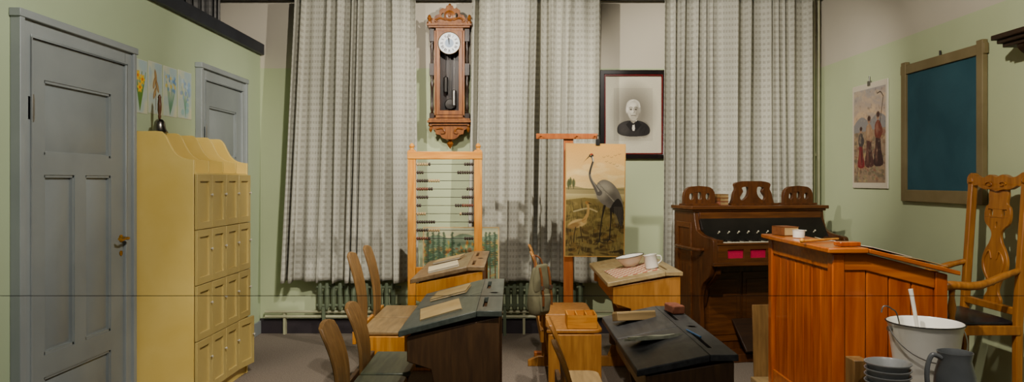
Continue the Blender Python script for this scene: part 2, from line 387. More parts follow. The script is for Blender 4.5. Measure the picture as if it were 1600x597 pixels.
# ------------------------------------------------------------ wall clock
def clock():
    t=thing('wall_clock','carved walnut pendulum wall clock with white roman dial','clock',(-.515,YB-.001,1.55))
    b=MB()
    b.box(-.125,.125,-.02,0,.24,1.0); b.box(-.125,-.11,-.15,0,.24,1.0); b.box(.11,.125,-.15,0,.24,1.0)
    b.box(-.125,.125,-.15,0,.25,.275); b.box(-.125,.125,-.15,0,.965,.99)
    b.box(-.17,.17,-.165,0,.99,1.005); b.box(-.185,.185,-.18,0,1.005,1.02); b.box(-.16,.16,-.15,0,1.02,1.035)
    b.box(-.17,.17,-.165,0,.225,.245); b.box(-.18,.18,-.175,0,.21,.228); b.box(-.15,.15,-.15,0,.19,.21)
    b.obj('case',M_clock,t,bev=.002)
    b=MB()
    b.plate([(-.108,.275),(.108,.275),(.108,.965),(-.108,.965)],[[(-.078,.31),(.078,.31),(.078,.86)]+ellp(0,.86,.092,.092,20,.3,pi-.3)+[(-.078,.86)]],'y',-.158,-.14)
    b.obj('glazed_door',M_clock,t,bev=.002)
    for sx in (-1,1):
        b=MB(); x=sx*.145
        prof=[(.018,.245),(.018,.29),(.010,.30),(.016,.33),(.011,.36),(.012,.50),(.017,.53),(.010,.56),(.013,.60),(.012,.80),(.017,.84),(.010,.87),(.018,.90),(.018,.985)]
        b.lathe(prof,(x,-.12,0),(0,0,1),14); b.box(x-.02,x+.02,-.14,-.02,.60,.70); b.box(x-.02,x+.02,-.14,-.02,.88,.985); b.box(x-.02,x+.02,-.14,-.02,.245,.29)
        b.obj('side_column',M_clockd,t,bev=.002)
    half=[(0,1.185),(.025,1.18),(.035,1.155),(.06,1.16),(.085,1.14),(.085,1.11),(.115,1.10),(.13,1.075),(.155,1.08),(.165,1.06),(.15,1.035)]
    out=mirror(half)
    b=MB(); b.plate(out,[ellp(-.055,1.10,.014,.02,12),ellp(.055,1.10,.014,.02,12)],'y',-.12,-.09)
    b.lathe([(.045,0),(.045,.01),(.03,.015),(.028,.01),(.012,.012),(.01,.022)],(0,-.12,1.095),(0,-1,0),20)
    for sx in (-1,1):
        b.lathe([(.02,1.02),(.02,1.04),(.009,1.05),(.019,1.07),(.012,1.09),(.004,1.10)],(sx*.165,-.14,0),(0,0,1),14)
        b.tube(smooth([(sx*.03,-.125,1.06),(sx*.08,-.125,1.075),(sx*.12,-.125,1.055),(sx*.10,-.125,1.045)],5),.008,8)
    b.lathe([(.018,1.17),(.008,1.18),(.014,1.19),(.004,1.20)],(0,-.105,0),(0,0,1),12)
    b.obj('carved_crest',M_clock,t,bev=.002)
    half=[(0,.19),(.15,.19),(.15,.165),(.12,.15),(.115,.12),(.08,.11),(.06,.085),(.03,.075),(0,.07)]
    b=MB(); b.prism(mirror(half[1:-1]),'y',-.13,-.01)
    b.lathe([(.035,.09),(.04,.075),(.018,.06),(.028,.04),(.02,.02),(.008,.01),(.003,0)],(0,-.07,0),(0,0,1),18)
    for sx in (-1,1):
        b.lathe([(.016,.21),(.018,.185),(.008,.175),(.016,.155),(.008,.14),(.002,.13)],(sx*.155,-.13,0),(0,0,1),12)
        b.tube(smooth([(sx*.11,-.135,.16),(sx*.06,-.135,.165),(sx*.04,-.135,.13),(sx*.07,-.135,.125)],5),.008,8)
    b.obj('carved_base',M_clock,t,bev=.002)
    b=MB(); b.box(-.109,.109,-.03,-.021,.276,.964); b.obj('interior_panel',M_clockd,t)
    cz=.862
    b=MB(); b.lathe([(.0,0),(.088,0),(.088,.004),(.0,.006)],(0,-.155,cz),(0,-1,0),40); b.obj('dial',M_dial,t)
    b=MB(); b.lathe([(.086,-.004),(.092,-.004),(.094,.006),(.089,.010)],(0,-.155,cz),(0,-1,0),40,ring=True); b.obj('dial_rim',M_brassd,t)
    b=MB(); b.lathe([(.0,.0),(.036,.0),(.036,.0015),(.0,.0025)],(0,-.160,cz),(0,-1,0),30); b.obj('dial_centre',M_dialc,t)
    b=MB(); nums=['XII','I','II','III','IIII','V','VI','VII','VIII','IX','X','XI']
    for k,sn in enumerate(nums):
        a=2*pi*k/12; w={'I':.0055,'V':.011,'X':.011}; tot=sum(w[c] for c in sn); x=-tot/2
        R=Matrix.Translation((0,-.1625,cz))@Matrix.Rotation(a,4,'Y')@Matrix.Translation((0,0,.062))
        b.M=R
        for c in sn:
            cx=x+w[c]/2; x+=w[c]
            def st(xa,za,xb,zb,th):
                b.add([(xa-th,0,za),(xa+th,0,za),(xb+th,0,zb),(xb-th,0,zb),(xa-th,.001,za),(xa+th,.001,za),(xb+th,.001,zb),(xb-th,.001,zb)],[(0,1,2,3),(4,5,6,7),(0,1,5,4),(2,3,7,6),(0,3,7,4),(1,2,6,5)])
            if c=='I': st(cx,-.011,cx,.011,.0015)
            if c=='V': st(cx-.0045,.011,cx,-.011,.0018); st(cx+.0045,.011,cx,-.011,.001)
            if c=='X': st(cx-.0045,.011,cx+.0045,-.011,.0018); st(cx+.0045,.011,cx-.0045,-.011,.001)
    for k in range(60):
        b.M=Matrix.Translation((0,-.1615,cz))@Matrix.Rotation(2*pi*k/60,4,'Y'); b.box(-.0006,.0006,0,.001,.077,.082)
    b.M=None
    b.obj('numeral_ring',M_black,t)
    for nm,a,L,w in (('hour_hand',-.06,.045,.003),('minute_hand',-.22,.066,.002)):
        b=MB(); b.M=Matrix.Translation((0,-.166,cz))@Matrix.Rotation(a,4,'Y'); b.prism([(-w,-.012),(w,-.012),(w,L*.6),(w*2,L*.75),(0,L),(-w*2,L*.75),(-w,L*.6)],'y',0,.0015); b.obj(nm,M_black,t)
    for x,z in ((-.035,.47),(.035,.36)):
        b=MB(); b.lathe([(.003,.13),(.019,.12),(.019,0),(.008,-.01),(.004,-.02)],(x,-.09,z),(0,0,1),16); b.tube([(x,-.09,z+.12),(x,-.09,.78)],.0012,6)
        b.obj('weight',M_steel if x>0 else M_iron,t)
    b=MB(); b.box(-.004,.004,-.065,-.06,.42,.78); b.lathe([(0,0),(.045,.0),(.04,.008),(0,.012)],(0,-.066,.37),(0,-1,0),28); b.obj('pendulum',M_iron,t)
clock()
# ------------------------------------------------------------ framed portrait
def portrait():
    w,h=.565,.745; t=thing('framed_portrait','black and red framed engraving of an elderly man','picture',(1.02,YB-.001,1.467))
    b=MB(); f=.038; b.plate([(-w/2,0),(w/2,0),(w/2,h),(-w/2,h)],[[(-w/2+f,f),(w/2-f,f),(w/2-f,h-f),(-w/2+f,h-f)]],'y',-.034,0); b.obj('outer_frame',M_frameB,t,bev=.004)
    b=MB(); g=f+.010; b.plate([(-w/2+f-.002,f-.002),(w/2-f+.002,f-.002),(w/2-f+.002,h-f+.002),(-w/2+f-.002,h-f+.002)],[[(-w/2+g,g),(w/2-g,g),(w/2-g,h-g),(-w/2+g,h-g)]],'y',-.028,-.002); b.obj('inner_frame',M_frameR,t)
    c=Canvas(102,142,3.0,'#cdc8b4',0,7)
    c.poly([(17,17),(85,17),(85,111),(17,111)],'#b9b4a2'); c.poly([(17.7,17.7),(84.3,17.7),(84.3,110.3),(17.7,110.3)],'#c0bba9')
    c.ell(51,60,31,42,'#7b766b',al=.85,soft=.9)
    c.poly(smooth([(25,98),(23,88),(28,80),(41,75),(61,75),(73,80),(80,89),(78,99),(63,103),(40,103)],6,True),'#34312f'); c.ell(35,89,9,11,'#4d4946',0,.6,.9); c.ell(70,91,8,11,'#232120',0,.6,.9)
    c.poly([(45,74),(58,74),(53,93),(50,93)],'#d9d4c6'); c.line([(47.5,77.5),(51,81.5),(55.5,77.5)],2.6,'#282523'); c.poly([(46,74),(50,81),(48,95),(38,82)],'#272422');c.poly([(58,74),(53,81),(55,95),(66,82)],'#211f1d')
    c.ell(51,71,5.2,8,'#928c7e',0,1,.4)
    c.poly(smooth([(40.2,51),(40.8,60),(43.6,68.5),(48.5,74),(53.5,74.5),(58.5,69.5),(61.2,61),(62,51),(59,43),(51,40),(43,43)],6,True),'#bdb7a8')
    c.ell(47.5,53,6.4,11,'#dad5c7',0,.85,.9); c.ell(58.6,59,4.4,11,'#8f897c',0,.7,.9); c.ell(51,70,5.4,3.5,'#a7a192',0,.5,.8); c.ell(50,46,7,4,'#dfdacd',0,.7,.8)
    c.ell(40.4,53.5,2.2,7.5,'#ddd8cc',.08,.95,.6); c.ell(62,54,1.9,7,'#a5a093',-.08,.95,.6)
    c.line(smooth([(40.2,50),(42,43),(47.5,38.9),(54.5,38.9),(60.2,43),(62,50)],5),3.2,'#cbc6b9',.95); c.line(smooth([(41.5,46),(45.5,40.8),(51,38.6)],5),1.6,'#e6e2d6',.8)
    for i in range(9): c.line([(41.2+i*2.4,45.6+abs(i-4)*.3),(43.4+i*2.0,39+abs(i-4)*.4)],.3,'#8a857a',.5)
    for x in (46.9,55.6): c.ell(x,54.6,2.6,1.9,'#7a7468',0,.85,.8); c.ell(x,54.9,1.3,.8,'#211e1c',0,1,.4)
    c.line(smooth([(44,52),(46.6,50.8),(49.6,51.6)],4),1,'#5e574e',.95); c.line(smooth([(53,51.6),(55.8,50.8),(58.6,52.2)],4),1,'#524c44',.95)
    c.line([(51.8,53),(53,60),(50.8,61.3)],.9,'#6d665b',.95); c.ell(50.2,59.3,1.2,2,'#e4dfd2',0,.6,.6); c.line([(47.3,66),(51,65.2),(55.6,66.2)],1,'#4a433b',.95)
    c.line([(45.8,60.5),(46.6,65)],.6,'#8a8478',.7); c.line([(57,60.5),(57.2,65)],.6,'#6f695e',.7)
    for i in range(28): c.line([(24+i*2.0,101+(i%3)),(27+i*2.0,85+(i*7)%9)],.25,'#77726a',.3)
    c.line([(37,105.5),(64,105.5)],.8,'#7a7464',.8); c.line([(42,108),(60,108)],.5,'#8a8474',.8)
    c.mesh('engraving',w-2*f,h-2*f,M_picG,t,(0,-.0075,f))
    b=MB(); b.box(-w/2+.02,w/2-.02,-.007,-.001,.02,h-.02); b.obj('backing',M_mat,t)
portrait()
# ------------------------------------------------------------ abacus
def abacus():
    t=thing('abacus','large standing oak counting frame with rows of wooden beads','abacus',(-.475,5.22,0))
    for x in (-.235,.235):
        b=MB(); b.box(x-.028,x+.028,-.02,.02,.05,1.50); b.lathe([(.02,1.50),(.012,1.51),(.02,1.53),(.01,1.545),(.002,1.55)],(x,0,0),(0,0,1),14)
        b.obj('upright',M_oakY,t,bev=.004)
        MB().prism([(-.14,0),(.14,0),(.14,.03),(.04,.09),(-.04,.09),(-.14,.03)],'x',x-.025,x+.025).obj('foot',M_oakYY,t,bev=.004)
    boxes('crossbar',M_oakX,t,[(-.265,.265,-.024,.024,1.435,1.49),(-.205,.205,-.015,.015,.62,.67),(-.205,.205,-.015,.015,.2,.25)],.004)
    r0=MB().cyl((-.205,0,0),(.205,0,0),.0022,seg=8).obj('rod',M_iron,t,loc=(0,0,1.40))
    for i in range(1,10): dup(r0,t,(0,0,1.40-.0585*i))
    mats=[M_beadd,M_beadr,M_beadw]; pm=[None]*3
    nls=[6,3,10,7,5,2,4,8,10,6]
    for i in range(10):
        z=1.40-.0585*i; nl=nls[i]
        for j in range(10):
            x=-.193+.0165*j if j<nl else .193-.0165*(9-j)
            kk=0 if (i+j//5)%3 else (1 if i%2 else 2)
            if pm[kk] is None: pm[kk]=MB().lathe([(.004,-.0078),(.010,-.006),(.0128,0),(.010,.006),(.004,.0078)],(0,0,0),(1,0,0),12).obj('bead',mats[kk],t,loc=(x,0,z))
            else: dup(pm[kk],t,(x,0,z))
abacus()
def landscape():
    t=thing('landscape_poster','forest and lake school picture on board standing behind the abacus','poster',(-.40,5.74,0.001),(-.05,0,0))
    w,h=.60,.92
    b=MB(); b.box(-w/2,w/2,0,.012,0,h); b.obj('board',M_paper2,t)
    c=Canvas(116,184,2.2,'#7d8a70'); c.grad(0,26,'#a5ab92','#c9b888'); c.poly(smooth([(0,18),(20,11),(40,16),(60,9),(90,14),(116,10),(116,34),(0,34)],4,True),'#73806a')
    c.blobs(260,0,116,22,62,1,3.4,['#56704e','#a08a48','#a8743c','#6b7f5c','#c0a060','#3f5540','#7c5230'],.75,1.3)
    c.blobs(50,0,116,50,74,2,6,['#8aa4a4','#a9b2a0','#b08e52','#55684c'],.6,.4)
    for x in (6,14,23,31,44,88,97,103,111):
        c.line([(x,6),(x+1,94)],[.8,2.2],'#5a4630')
        for y in range(8,60,3): c.ell(x+c.rg.uniform(-1,1),y,1.5+y*.07,1.3,'#3d5240',c.rg.uniform(-.3,.3),.8,.6)
    c.blobs(300,0,116,70,184,1.5,5,['#7b6b3d','#a08048','#4e5c38','#a8864a','#7a5030','#5f6a46'],.6,.6)
    c.mesh('printed_picture',w-.02,h-.02,M_pic,t,(0,-.001,.01))
landscape()
# ------------------------------------------------------------ stand and crane poster
def stand():
    t=thing('poster_stand','tall orange wooden poster stand with a crossbar','stand',(.41,5.36,0))
    b=MB(); b.box(-.035,.035,-.018,.018,.04,1.60); b.obj('post',M_oakR,t,bev=.004)
    b=MB(); b.box(-.235,.21,-.035,-.018,1.585,1.625)
    for x in (-.2,.06,.19): b.cyl((x,-.035,1.605),(x,-.06,1.61),.006)
    b.obj('crossbar',M_oakR,t,bev=.003)
    b=MB(); b.box(-.25,.13,-.025,.025,0,.04); b.box(-.025,.025,-.18,.22,0,.04); b.prism([(-.16,.04),(-.035,.04),(-.035,.2)],'y',-.01,.01)
    b.obj('foot',M_oakR,t,bev=.004)
stand()
def crane():
    w,h=.435,.815
    t=thing('crane_poster','yellowed school wall chart of a grey crane with its chick','poster',(.592,5.285,.735),(.0,.012,.03))
    b=MB(); b.box(-w/2,w/2,0,.006,0,h); b.obj('board',M_paper2,t,bev=.002)
    c=Canvas(94,180,2.6,'#d0ac6c')
    c.grad(0,76,'#cb9d58','#e9d098'); c.blobs(25,0,94,30,72,6,16,['#eedaa6','#dcba7c'],.35,.3)
    c.grad(76,180,'#897c4c','#56432a'); c.poly([(0,70),(12,67),(30,71),(60,72),(94,69),(94,80),(0,82)],'#a3966c'); c.line([(0,72),(94,73)],1,'#6f6b4c')
    c.grad(80,94,'#c6b888','#9f9060'); c.poly([(0,90),(30,86),(94,92),(94,180),(0,180)],'#837446')
    c.blobs(60,0,94,94,135,3,9,['#968656','#675a34','#a6945e','#5a502e'],.5,.4)
    c.blobs(90,0,94,128,178,3,9,['#675430','#46381e','#876f40','#352a18'],.6,.45)
    for i in range(240):
        x=c.rg.uniform(0,94);y=c.rg.uniform(100,178); c.line([(x,y),(x+c.rg.uniform(-3,3),y-c.rg.uniform(4,16))],[.7,.2],['#423a22','#a89a5c','#2a2214','#6c6238'][i%4],.75)
    c.line(smooth([(14,108),(35,103),(50,108)],4),2.5,'#d0c294',.7)
    for x,y in ((8,70),(13,72),(5,73)):
        c.line([(x,y),(x,y-16)],.8,'#3b3f2a'); c.ell(x,y-9,2.6,6,'#4a5438',al=.8,soft=.5)
    c.poly(smooth([(48,68),(53,60),(62,57),(74,63),(84,76),(90,93),(91,110),(89,124),(85,122),(83,113),(76,106),(63,99),(53,90),(48,79)],6,True),'#7c766a')
    c.ell(60,74,12,13,'#aea896',.7,.8,.7); c.ell(74,88,13,9,'#5f5a50',.9,.5,.7); c.ell(54,80,5,11,'#948e80',.2,.6,.8)
    for k in range(6):
        for i in range(9):
            x=53+i*3.1+k*2.2; y=63+i*3.4-k*2.8+k*5.6; c.line(smooth([(x-2.4,y-1),(x+.8,y+1.4),(x+3,y+4.5)],3),.6,['#4c4740','#c2bca8'][k%2],.7)
    c.poly(smooth([(73,98),(82,87),(89,95),(92,112),(90,130),(85,127),(80,113),(72,107)],6,True),'#34302a')
    for i in range(7): c.line([(77+i*1.9,100),(79+i*1.9,124+ (i%3)*4)],.5,'#8f8878',.8)
    c.line(smooth([(53,78),(46,67),(40,57),(38,47),(40.5,37),(43,28),(41,21)],5),[9.5,8.8,8,7.3,6.6,6,5.5,5,4.6,4.2,4,3.8,3.6,3.5,3.4,3.3,3.2,3.1,3,3,3],'#67625a')
    c.line(smooth([(52,75),(45,63),(40,52),(39.2,44)],5),[3,2.2,1.4,1],'#b0aa98',.8)
    c.line(smooth([(38.6,48),(39.4,39),(42.2,29)],5),1.6,'#2a2622'); c.ell(40.2,19,3.7,2.8,'#35312c'); c.ell(40.5,16.8,2.3,1.1,'#8e3a28'); c.line([(42.4,21),(43.6,28)],1.3,'#cfc9b5')
    c.poly([(38,17.4),(37.6,20.6),(27,31)],'#4e4532'); c.ell(39.2,18.6,.6,.6,'#d8a020')
    for pts in ([(62,99),(58,118),(56,136),(54,155)],[(72,103),(72,122),(71,138),(70,152)]):
        c.line(pts,[3.4,1.8,1.7,1.6],'#332e26')
    for x,y in ((54,155),(70,152)): c.line([(x-7,y+2),(x,y),(x+6,y+3)],1.1,'#332e26'); c.line([(x-3,y+4),(x,y)],1,'#332e26')
    c.ell(20,127,15,6.6,'#c4ab76',-.24,1,.25); c.ell(14,131,10,4,'#8f7448',-.3,.9,.5); c.line(smooth([(30,123),(35.5,112),(36.5,102),(35,95)],4),[7,6,5.4,4.8,4.3,4,3.7,3.5,3.3],'#b99a62'); c.ell(34.6,94,3.3,2.7,'#9d7a44'); c.poly([(36.3,93),(36.3,95.6),(43,96.6)],'#4a3a26'); c.ell(35,93.2,.6,.6,'#2a2018')
    c.line([(17,133),(15,144),(14,157)],1.4,'#453722'); c.line([(24,132),(26,144),(28,156)],1.4,'#453722')
    for i in range(9): c.line([(7+i*2.6,131-i*.9),(12+i*2.6,127-i*1.0)],.5,'#86673b',.8)
    for i,(x,y) in enumerate(((60,22),(66,20),(72,22),(78,19),(84,17),(64,29),(70,31),(76,33),(81,36))): c.line([(x-2,y-1),(x,y),(x+2,y-1.4)],.7,'#7b684a',.7)
    mx=(c.X<1.2)|(c.X>92.8)|(c.Y<1.4)|(c.Y>178.6); c.put(mx.astype(float),'#c29a5a')
    c.mesh('printed_picture',w-.002,h-.002,M_pic,t,(0,-.0012,.001))
    b=MB(); b.box(.0,.03,-.008,.0075,h-.012,h+.03); b.tube(smooth([(.015,-.002,h+.025),(.004,-.002,h+.045),(.015,-.002,h+.06),(.026,-.002,h+.045),(.015,-.002,h+.025)],4),.003,6); b.obj('clip',M_iron,t)
crane()
def wallposter():
    w,h=.52,.76
    t=thing('wall_poster','faded colour print of field workers clipped to the wall','poster',(XR-.012,5.31,1.228),(0,0,-pi/2))
    b=MB(); b.box(-w/2,w/2,0,.008,0,h); b.obj('board',M_paperw,t,bev=.002)
    c=Canvas(110,160,2.4,'#cfc6b4')
    c.grad(8,62,'#9c9894','#c9ac8c'); c.blobs(60,5,105,10,60,5,16,['#b8a38e','#a89a8e','#cdb492','#9c9490'],.4,.35)
    def P(p,col,al=1): c.poly(p,col,al)
    P(smooth([(5,62),(30,50),(55,57),(80,48),(105,55),(105,78),(5,80)],4,True),'#8b8784'); P([(5,74),(105,70),(105,152),(5,152)],'#93806c')
    c.blobs(260,8,102,76,150,1.5,6,['#7e6a54','#a5906e','#6f6656','#b09c6c','#7c5248','#868868','#5f5a4a'],.5,.6)
    for x,y,s,sk,bl in ((28,70,1.1,'#7a3034','#4e4846'),(54,56,1.35,'#543a36','#9a8068'),(82,52,1.4,'#42302f','#704238')):
        P(smooth([(x-9*s,y+52*s),(x-6*s,y+34*s),(x-4*s,y+20*s),(x+4*s,y+20*s),(x+7*s,y+36*s),(x+11*s,y+52*s)],3,True),sk); P(smooth([(x-6*s,y+22*s),(x-6.5*s,y+9*s),(x,y+4*s),(x+6.5*s,y+9*s),(x+6*s,y+22*s)],3,True),bl)
        c.ell(x,y,3.2*s,4.0*s,'#a07f66',0,1,.4); c.ell(x+.5,y-1.8*s,3.7*s,3.0*s,'#4c3a34',0,1,.5); c.line(smooth([(x+5*s,y+9*s),(x+9*s,y+17*s),(x+3*s,y+24*s)],4),2.4*s,bl); c.ell(x-2*s,y+13*s,3*s,6*s,'#c0aa90',0,.35,.8); c.ell(x+3*s,y+38*s,3*s,11*s,'#352c2a',0,.4,.8); c.ell(x-3*s,y+40*s,2.4*s,9*s,'#a07c68',0,.35,.8)
        for i in range(9): c.line([(x-4*s+i*s,y+22*s),(x-7*s+i*1.9*s,y+50*s)],.5,['#2e2624','#a88c74'][i%2],.4)
    c.line([(88,62),(98,24)],1.6,'#443830'); c.line(smooth([(98,24),(90,17),(80,18)],4),1.6,'#443830')
    c.blobs(200,5,105,8,152,.8,2.6,['#c9b89c','#5a5048','#a38c72'],.25)
    c.put(((c.X<5)|(c.X>105)|(c.Y<8)|(c.Y>152)).astype(float),'#c9c0ae')
    c.mesh('printed_picture',w-.004,h-.004,M_pic,t,(0,-.0012,.002))
    b=MB(); b.box(-.02,.02,-.006,.006,h-.02,h+.015); b.cyl((0,.0,h+.012),(0,.0,h+.05),.004); b.obj('clip',M_steel,t)
wallposter()
t=thing('chalkboard','muted teal chalkboard in an olive-brown wooden frame on the wall','chalkboard',(XR-.004,4.42,1.15))
y0,y1,h=-.42,.42,.885
boxes('frame_side',M_bframe,t,[(-.03,0,y0,y0+.055,0,h+.02),(-.03,0,y1-.055,y1,0,h+.02)],.003); boxes('frame_rail',M_bframe,t,[(-.028,0,y0+.05,y1-.05,0,.075),(-.028,0,y0-.01,y1+.01,h-.06,h)],.003)
b=MB(); b.box(-.014,-.004,y0+.05,y1-.05,.07,h-.055); b.obj('writing_panel',M_board,t)
b=MB(); b.cyl((-.015,0,h-.01),(-.015,0,h+.03),.006); b.obj('hook',M_iron,t)
t=thing('corner_shelf','dark carved wall shelf high on the wall','shelf',(XR-.002,3.62,1.93))
b=MB(); b.box(-.17,0,-.22,.1,.06,.085); b.box(-.15,0,-.2,.085,.04,.06); b.box(-.13,0,-.18,.07,.02,.04); b.obj('shelf_top',M_harmd,t,bev=.004)
b=MB(); b.prism(smooth([(0,.02),(-.12,.02),(-.10,-.02),(-.04,-.05),(0,-.12)],5),'y',-.07,-.03); b.obj('bracket',M_harmd,t)
def sheet(y0,y1,kind,label,zt,dz):
    w=y1-y0; h=.305; t=thing('watercolour_sheet',label,'drawing',(XL+.0022,(y0+y1)/2,zt-h),(0,0,pi/2),'pupil drawings pinned on the wall')
    b=MB(); b.box(-w/2,w/2,0,.002,0,h); b.obj('paper_sheet',M_paperw,t)
    c=Canvas(60,100,2.0,'#c2c4ae'); c.blobs(30,0,60,0,100,8,20,['#aebcb4','#cac6a6','#a3b5b8'],.55)
    if kind==0:
        for i in range(10): x=20+i*2.4; c.line(smooth([(30,95),(x,60),(8+i*5,22+i%3*6)],5),2.2,['#4d7034','#6f9044'][i%2])
        for x,y in ((22,30),(40,36),(30,52)):
            for k in range(6): c.ell(x+6*math.cos(k*1.05),y+6*math.sin(k*1.05),4.5,3,'#dab432',k*1.05,.95,.3)
            c.ell(x,y,3,3,'#c46a24')
    elif kind==1:
        c.line([(30,92),(32,50),(28,20)],1.8,'#5a3b22')
        for x,y,r in ((30,26,-.3),(24,40,.4),(38,46,-.5),(26,60,.5)): c.ell(x,y,5,13,'#8c6c44',r,.85,.3); c.ell(x+1,y,2,9,'#c1aa74',r,.7,.4)
    elif kind==2:
        for i in range(9): c.line(smooth([(28,96),(20+i*3,65),(12+i*5,30+i%4*7)],5),2,'#6a8c72')
        c.blobs(22,10,52,18,48,2.5,5,['#6688b0','#86a6c0','#cdb65c'],.8)
    else:
        for i in range(7): c.line(smooth([(32,96),(25+i*2,65),(14+i*6,34+i%3*9)],5),1.8,'#7a9a86')
        c.blobs(16,12,50,20,60,3,6,['#94adc0','#b6c6cc','#8a9cb4'],.8); c.blobs(5,14,46,70,90,4,7,['#8aacac'],.7)
    c.mesh('painting',w-.004,h-.004,M_pic,t,(0,-.0008,.002))
sheet(4.10,4.275,0,'watercolour sheet of yellow daffodils pinned to the wall',1.975,0)
sheet(4.29,4.455,1,'watercolour sheet of brown leaves pinned to the wall',1.985,0)
sheet(4.475,4.65,2,'watercolour sheet of blue flowers pinned to the wall',1.985,0)
sheet(4.672,4.862,3,'watercolour sheet of pale blue flowers pinned to the wall',1.99,0)
# ------------------------------------------------------------ locker cabinet
def cabinet():
    D,Lc=.345,.84; t=thing('locker_cabinet','yellow painted wooden locker cabinet with sixteen small doors','cabinet',(XL+.006,4.09,0))
    sc=smooth([(D,1.40),(.32,1.402),(.275,1.414),(.238,1.442),(.212,1.485),(.19,1.53),(.165,1.556),(.14,1.56)],5)
    prof=[(0,.0),(D,.0)]+sc+[(0,1.56)]
    up=[(D,1.33)]+sc+[(0,1.56),(0,1.33)]
    for y in (0,Lc-.02): MB().prism(prof,'y',y,y+.02).obj('side_panel',M_yellow,t,bev=.002)
    for k in (1,2,3): MB().prism(up,'y',k*Lc/4-.007,k*Lc/4+.007).obj('divider',M_yellow,t,bev=.002)
    b=MB()
    for k in (1,2,3): b.box(.02,D-.01,k*Lc/4-.009,k*Lc/4+.009,.06,1.31)
    b.box(0,D,.02,Lc-.02,1.31,1.33)
    for z in (1.0,.70,.385,.06): b.box(.015,D-.002,.02,Lc-.02,z-.01,z+.012)
    b.box(.02,D-.01,.02,Lc-.02,0,.06)
    b.obj('body',M_yellow,t,bev=.002)
    boxes('back_panel',M_yellowi,t,[(0.001,.015,.02,Lc-.02,.03,1.555)])
    boxes('top_board',M_yellow,t,[(.016,.07,.02,Lc-.02,1.545,1.558)],.002)
    w=Lc/4-.005; zs=[(1.010,1.320),(.699,1.006),(.386,.695),(.070,.382)]
    for r,(z0,z1) in enumerate(zs):
        for k in range(4):
            y=k*Lc/4+.0025; hgt=z1-z0; b=MB(); b.box(0,.006,0,w,0,hgt)
            b.plate([(0,0),(w,0),(w,hgt),(0,hgt)],[[(.04,.04),(w-.04,.04),(w-.04,hgt-.04),(.04,hgt-.04)]],'x',.0,.018)
            d=b.obj('door',M_yellowd,t,bev=.002,loc=(D+.001,y,z0))
            if r==3 and k==3: d.rotation_euler=(0,0,-.13)
            MB().lathe([(.003,0),(.003,.005),(.007,.008),(.008,.012),(.004,.015)],(.018,w-.02,hgt*.62),(1,0,0),12).obj('knob',M_knob,d)
cabinet()
t=thing('hand_bell','silver hand bell with a brown turned handle on the cabinet','bell',(-2.035,4.25,1.561))
b=MB(); b.lathe([(.044,0),(.046,.004),(.036,.02),(.031,.045),(.028,.062),(.018,.075),(.006,.08)],(0,0,0),(0,0,1),28); b.obj('bell_body',M_bell,t)
b=MB(); b.lathe([(.007,.08),(.009,.095),(.007,.105),(.011,.13),(.011,.165),(.008,.195),(.010,.205),(.004,.22)],(0,0,0),(0,0,1),16); b.obj('handle',M_bhandle,t)
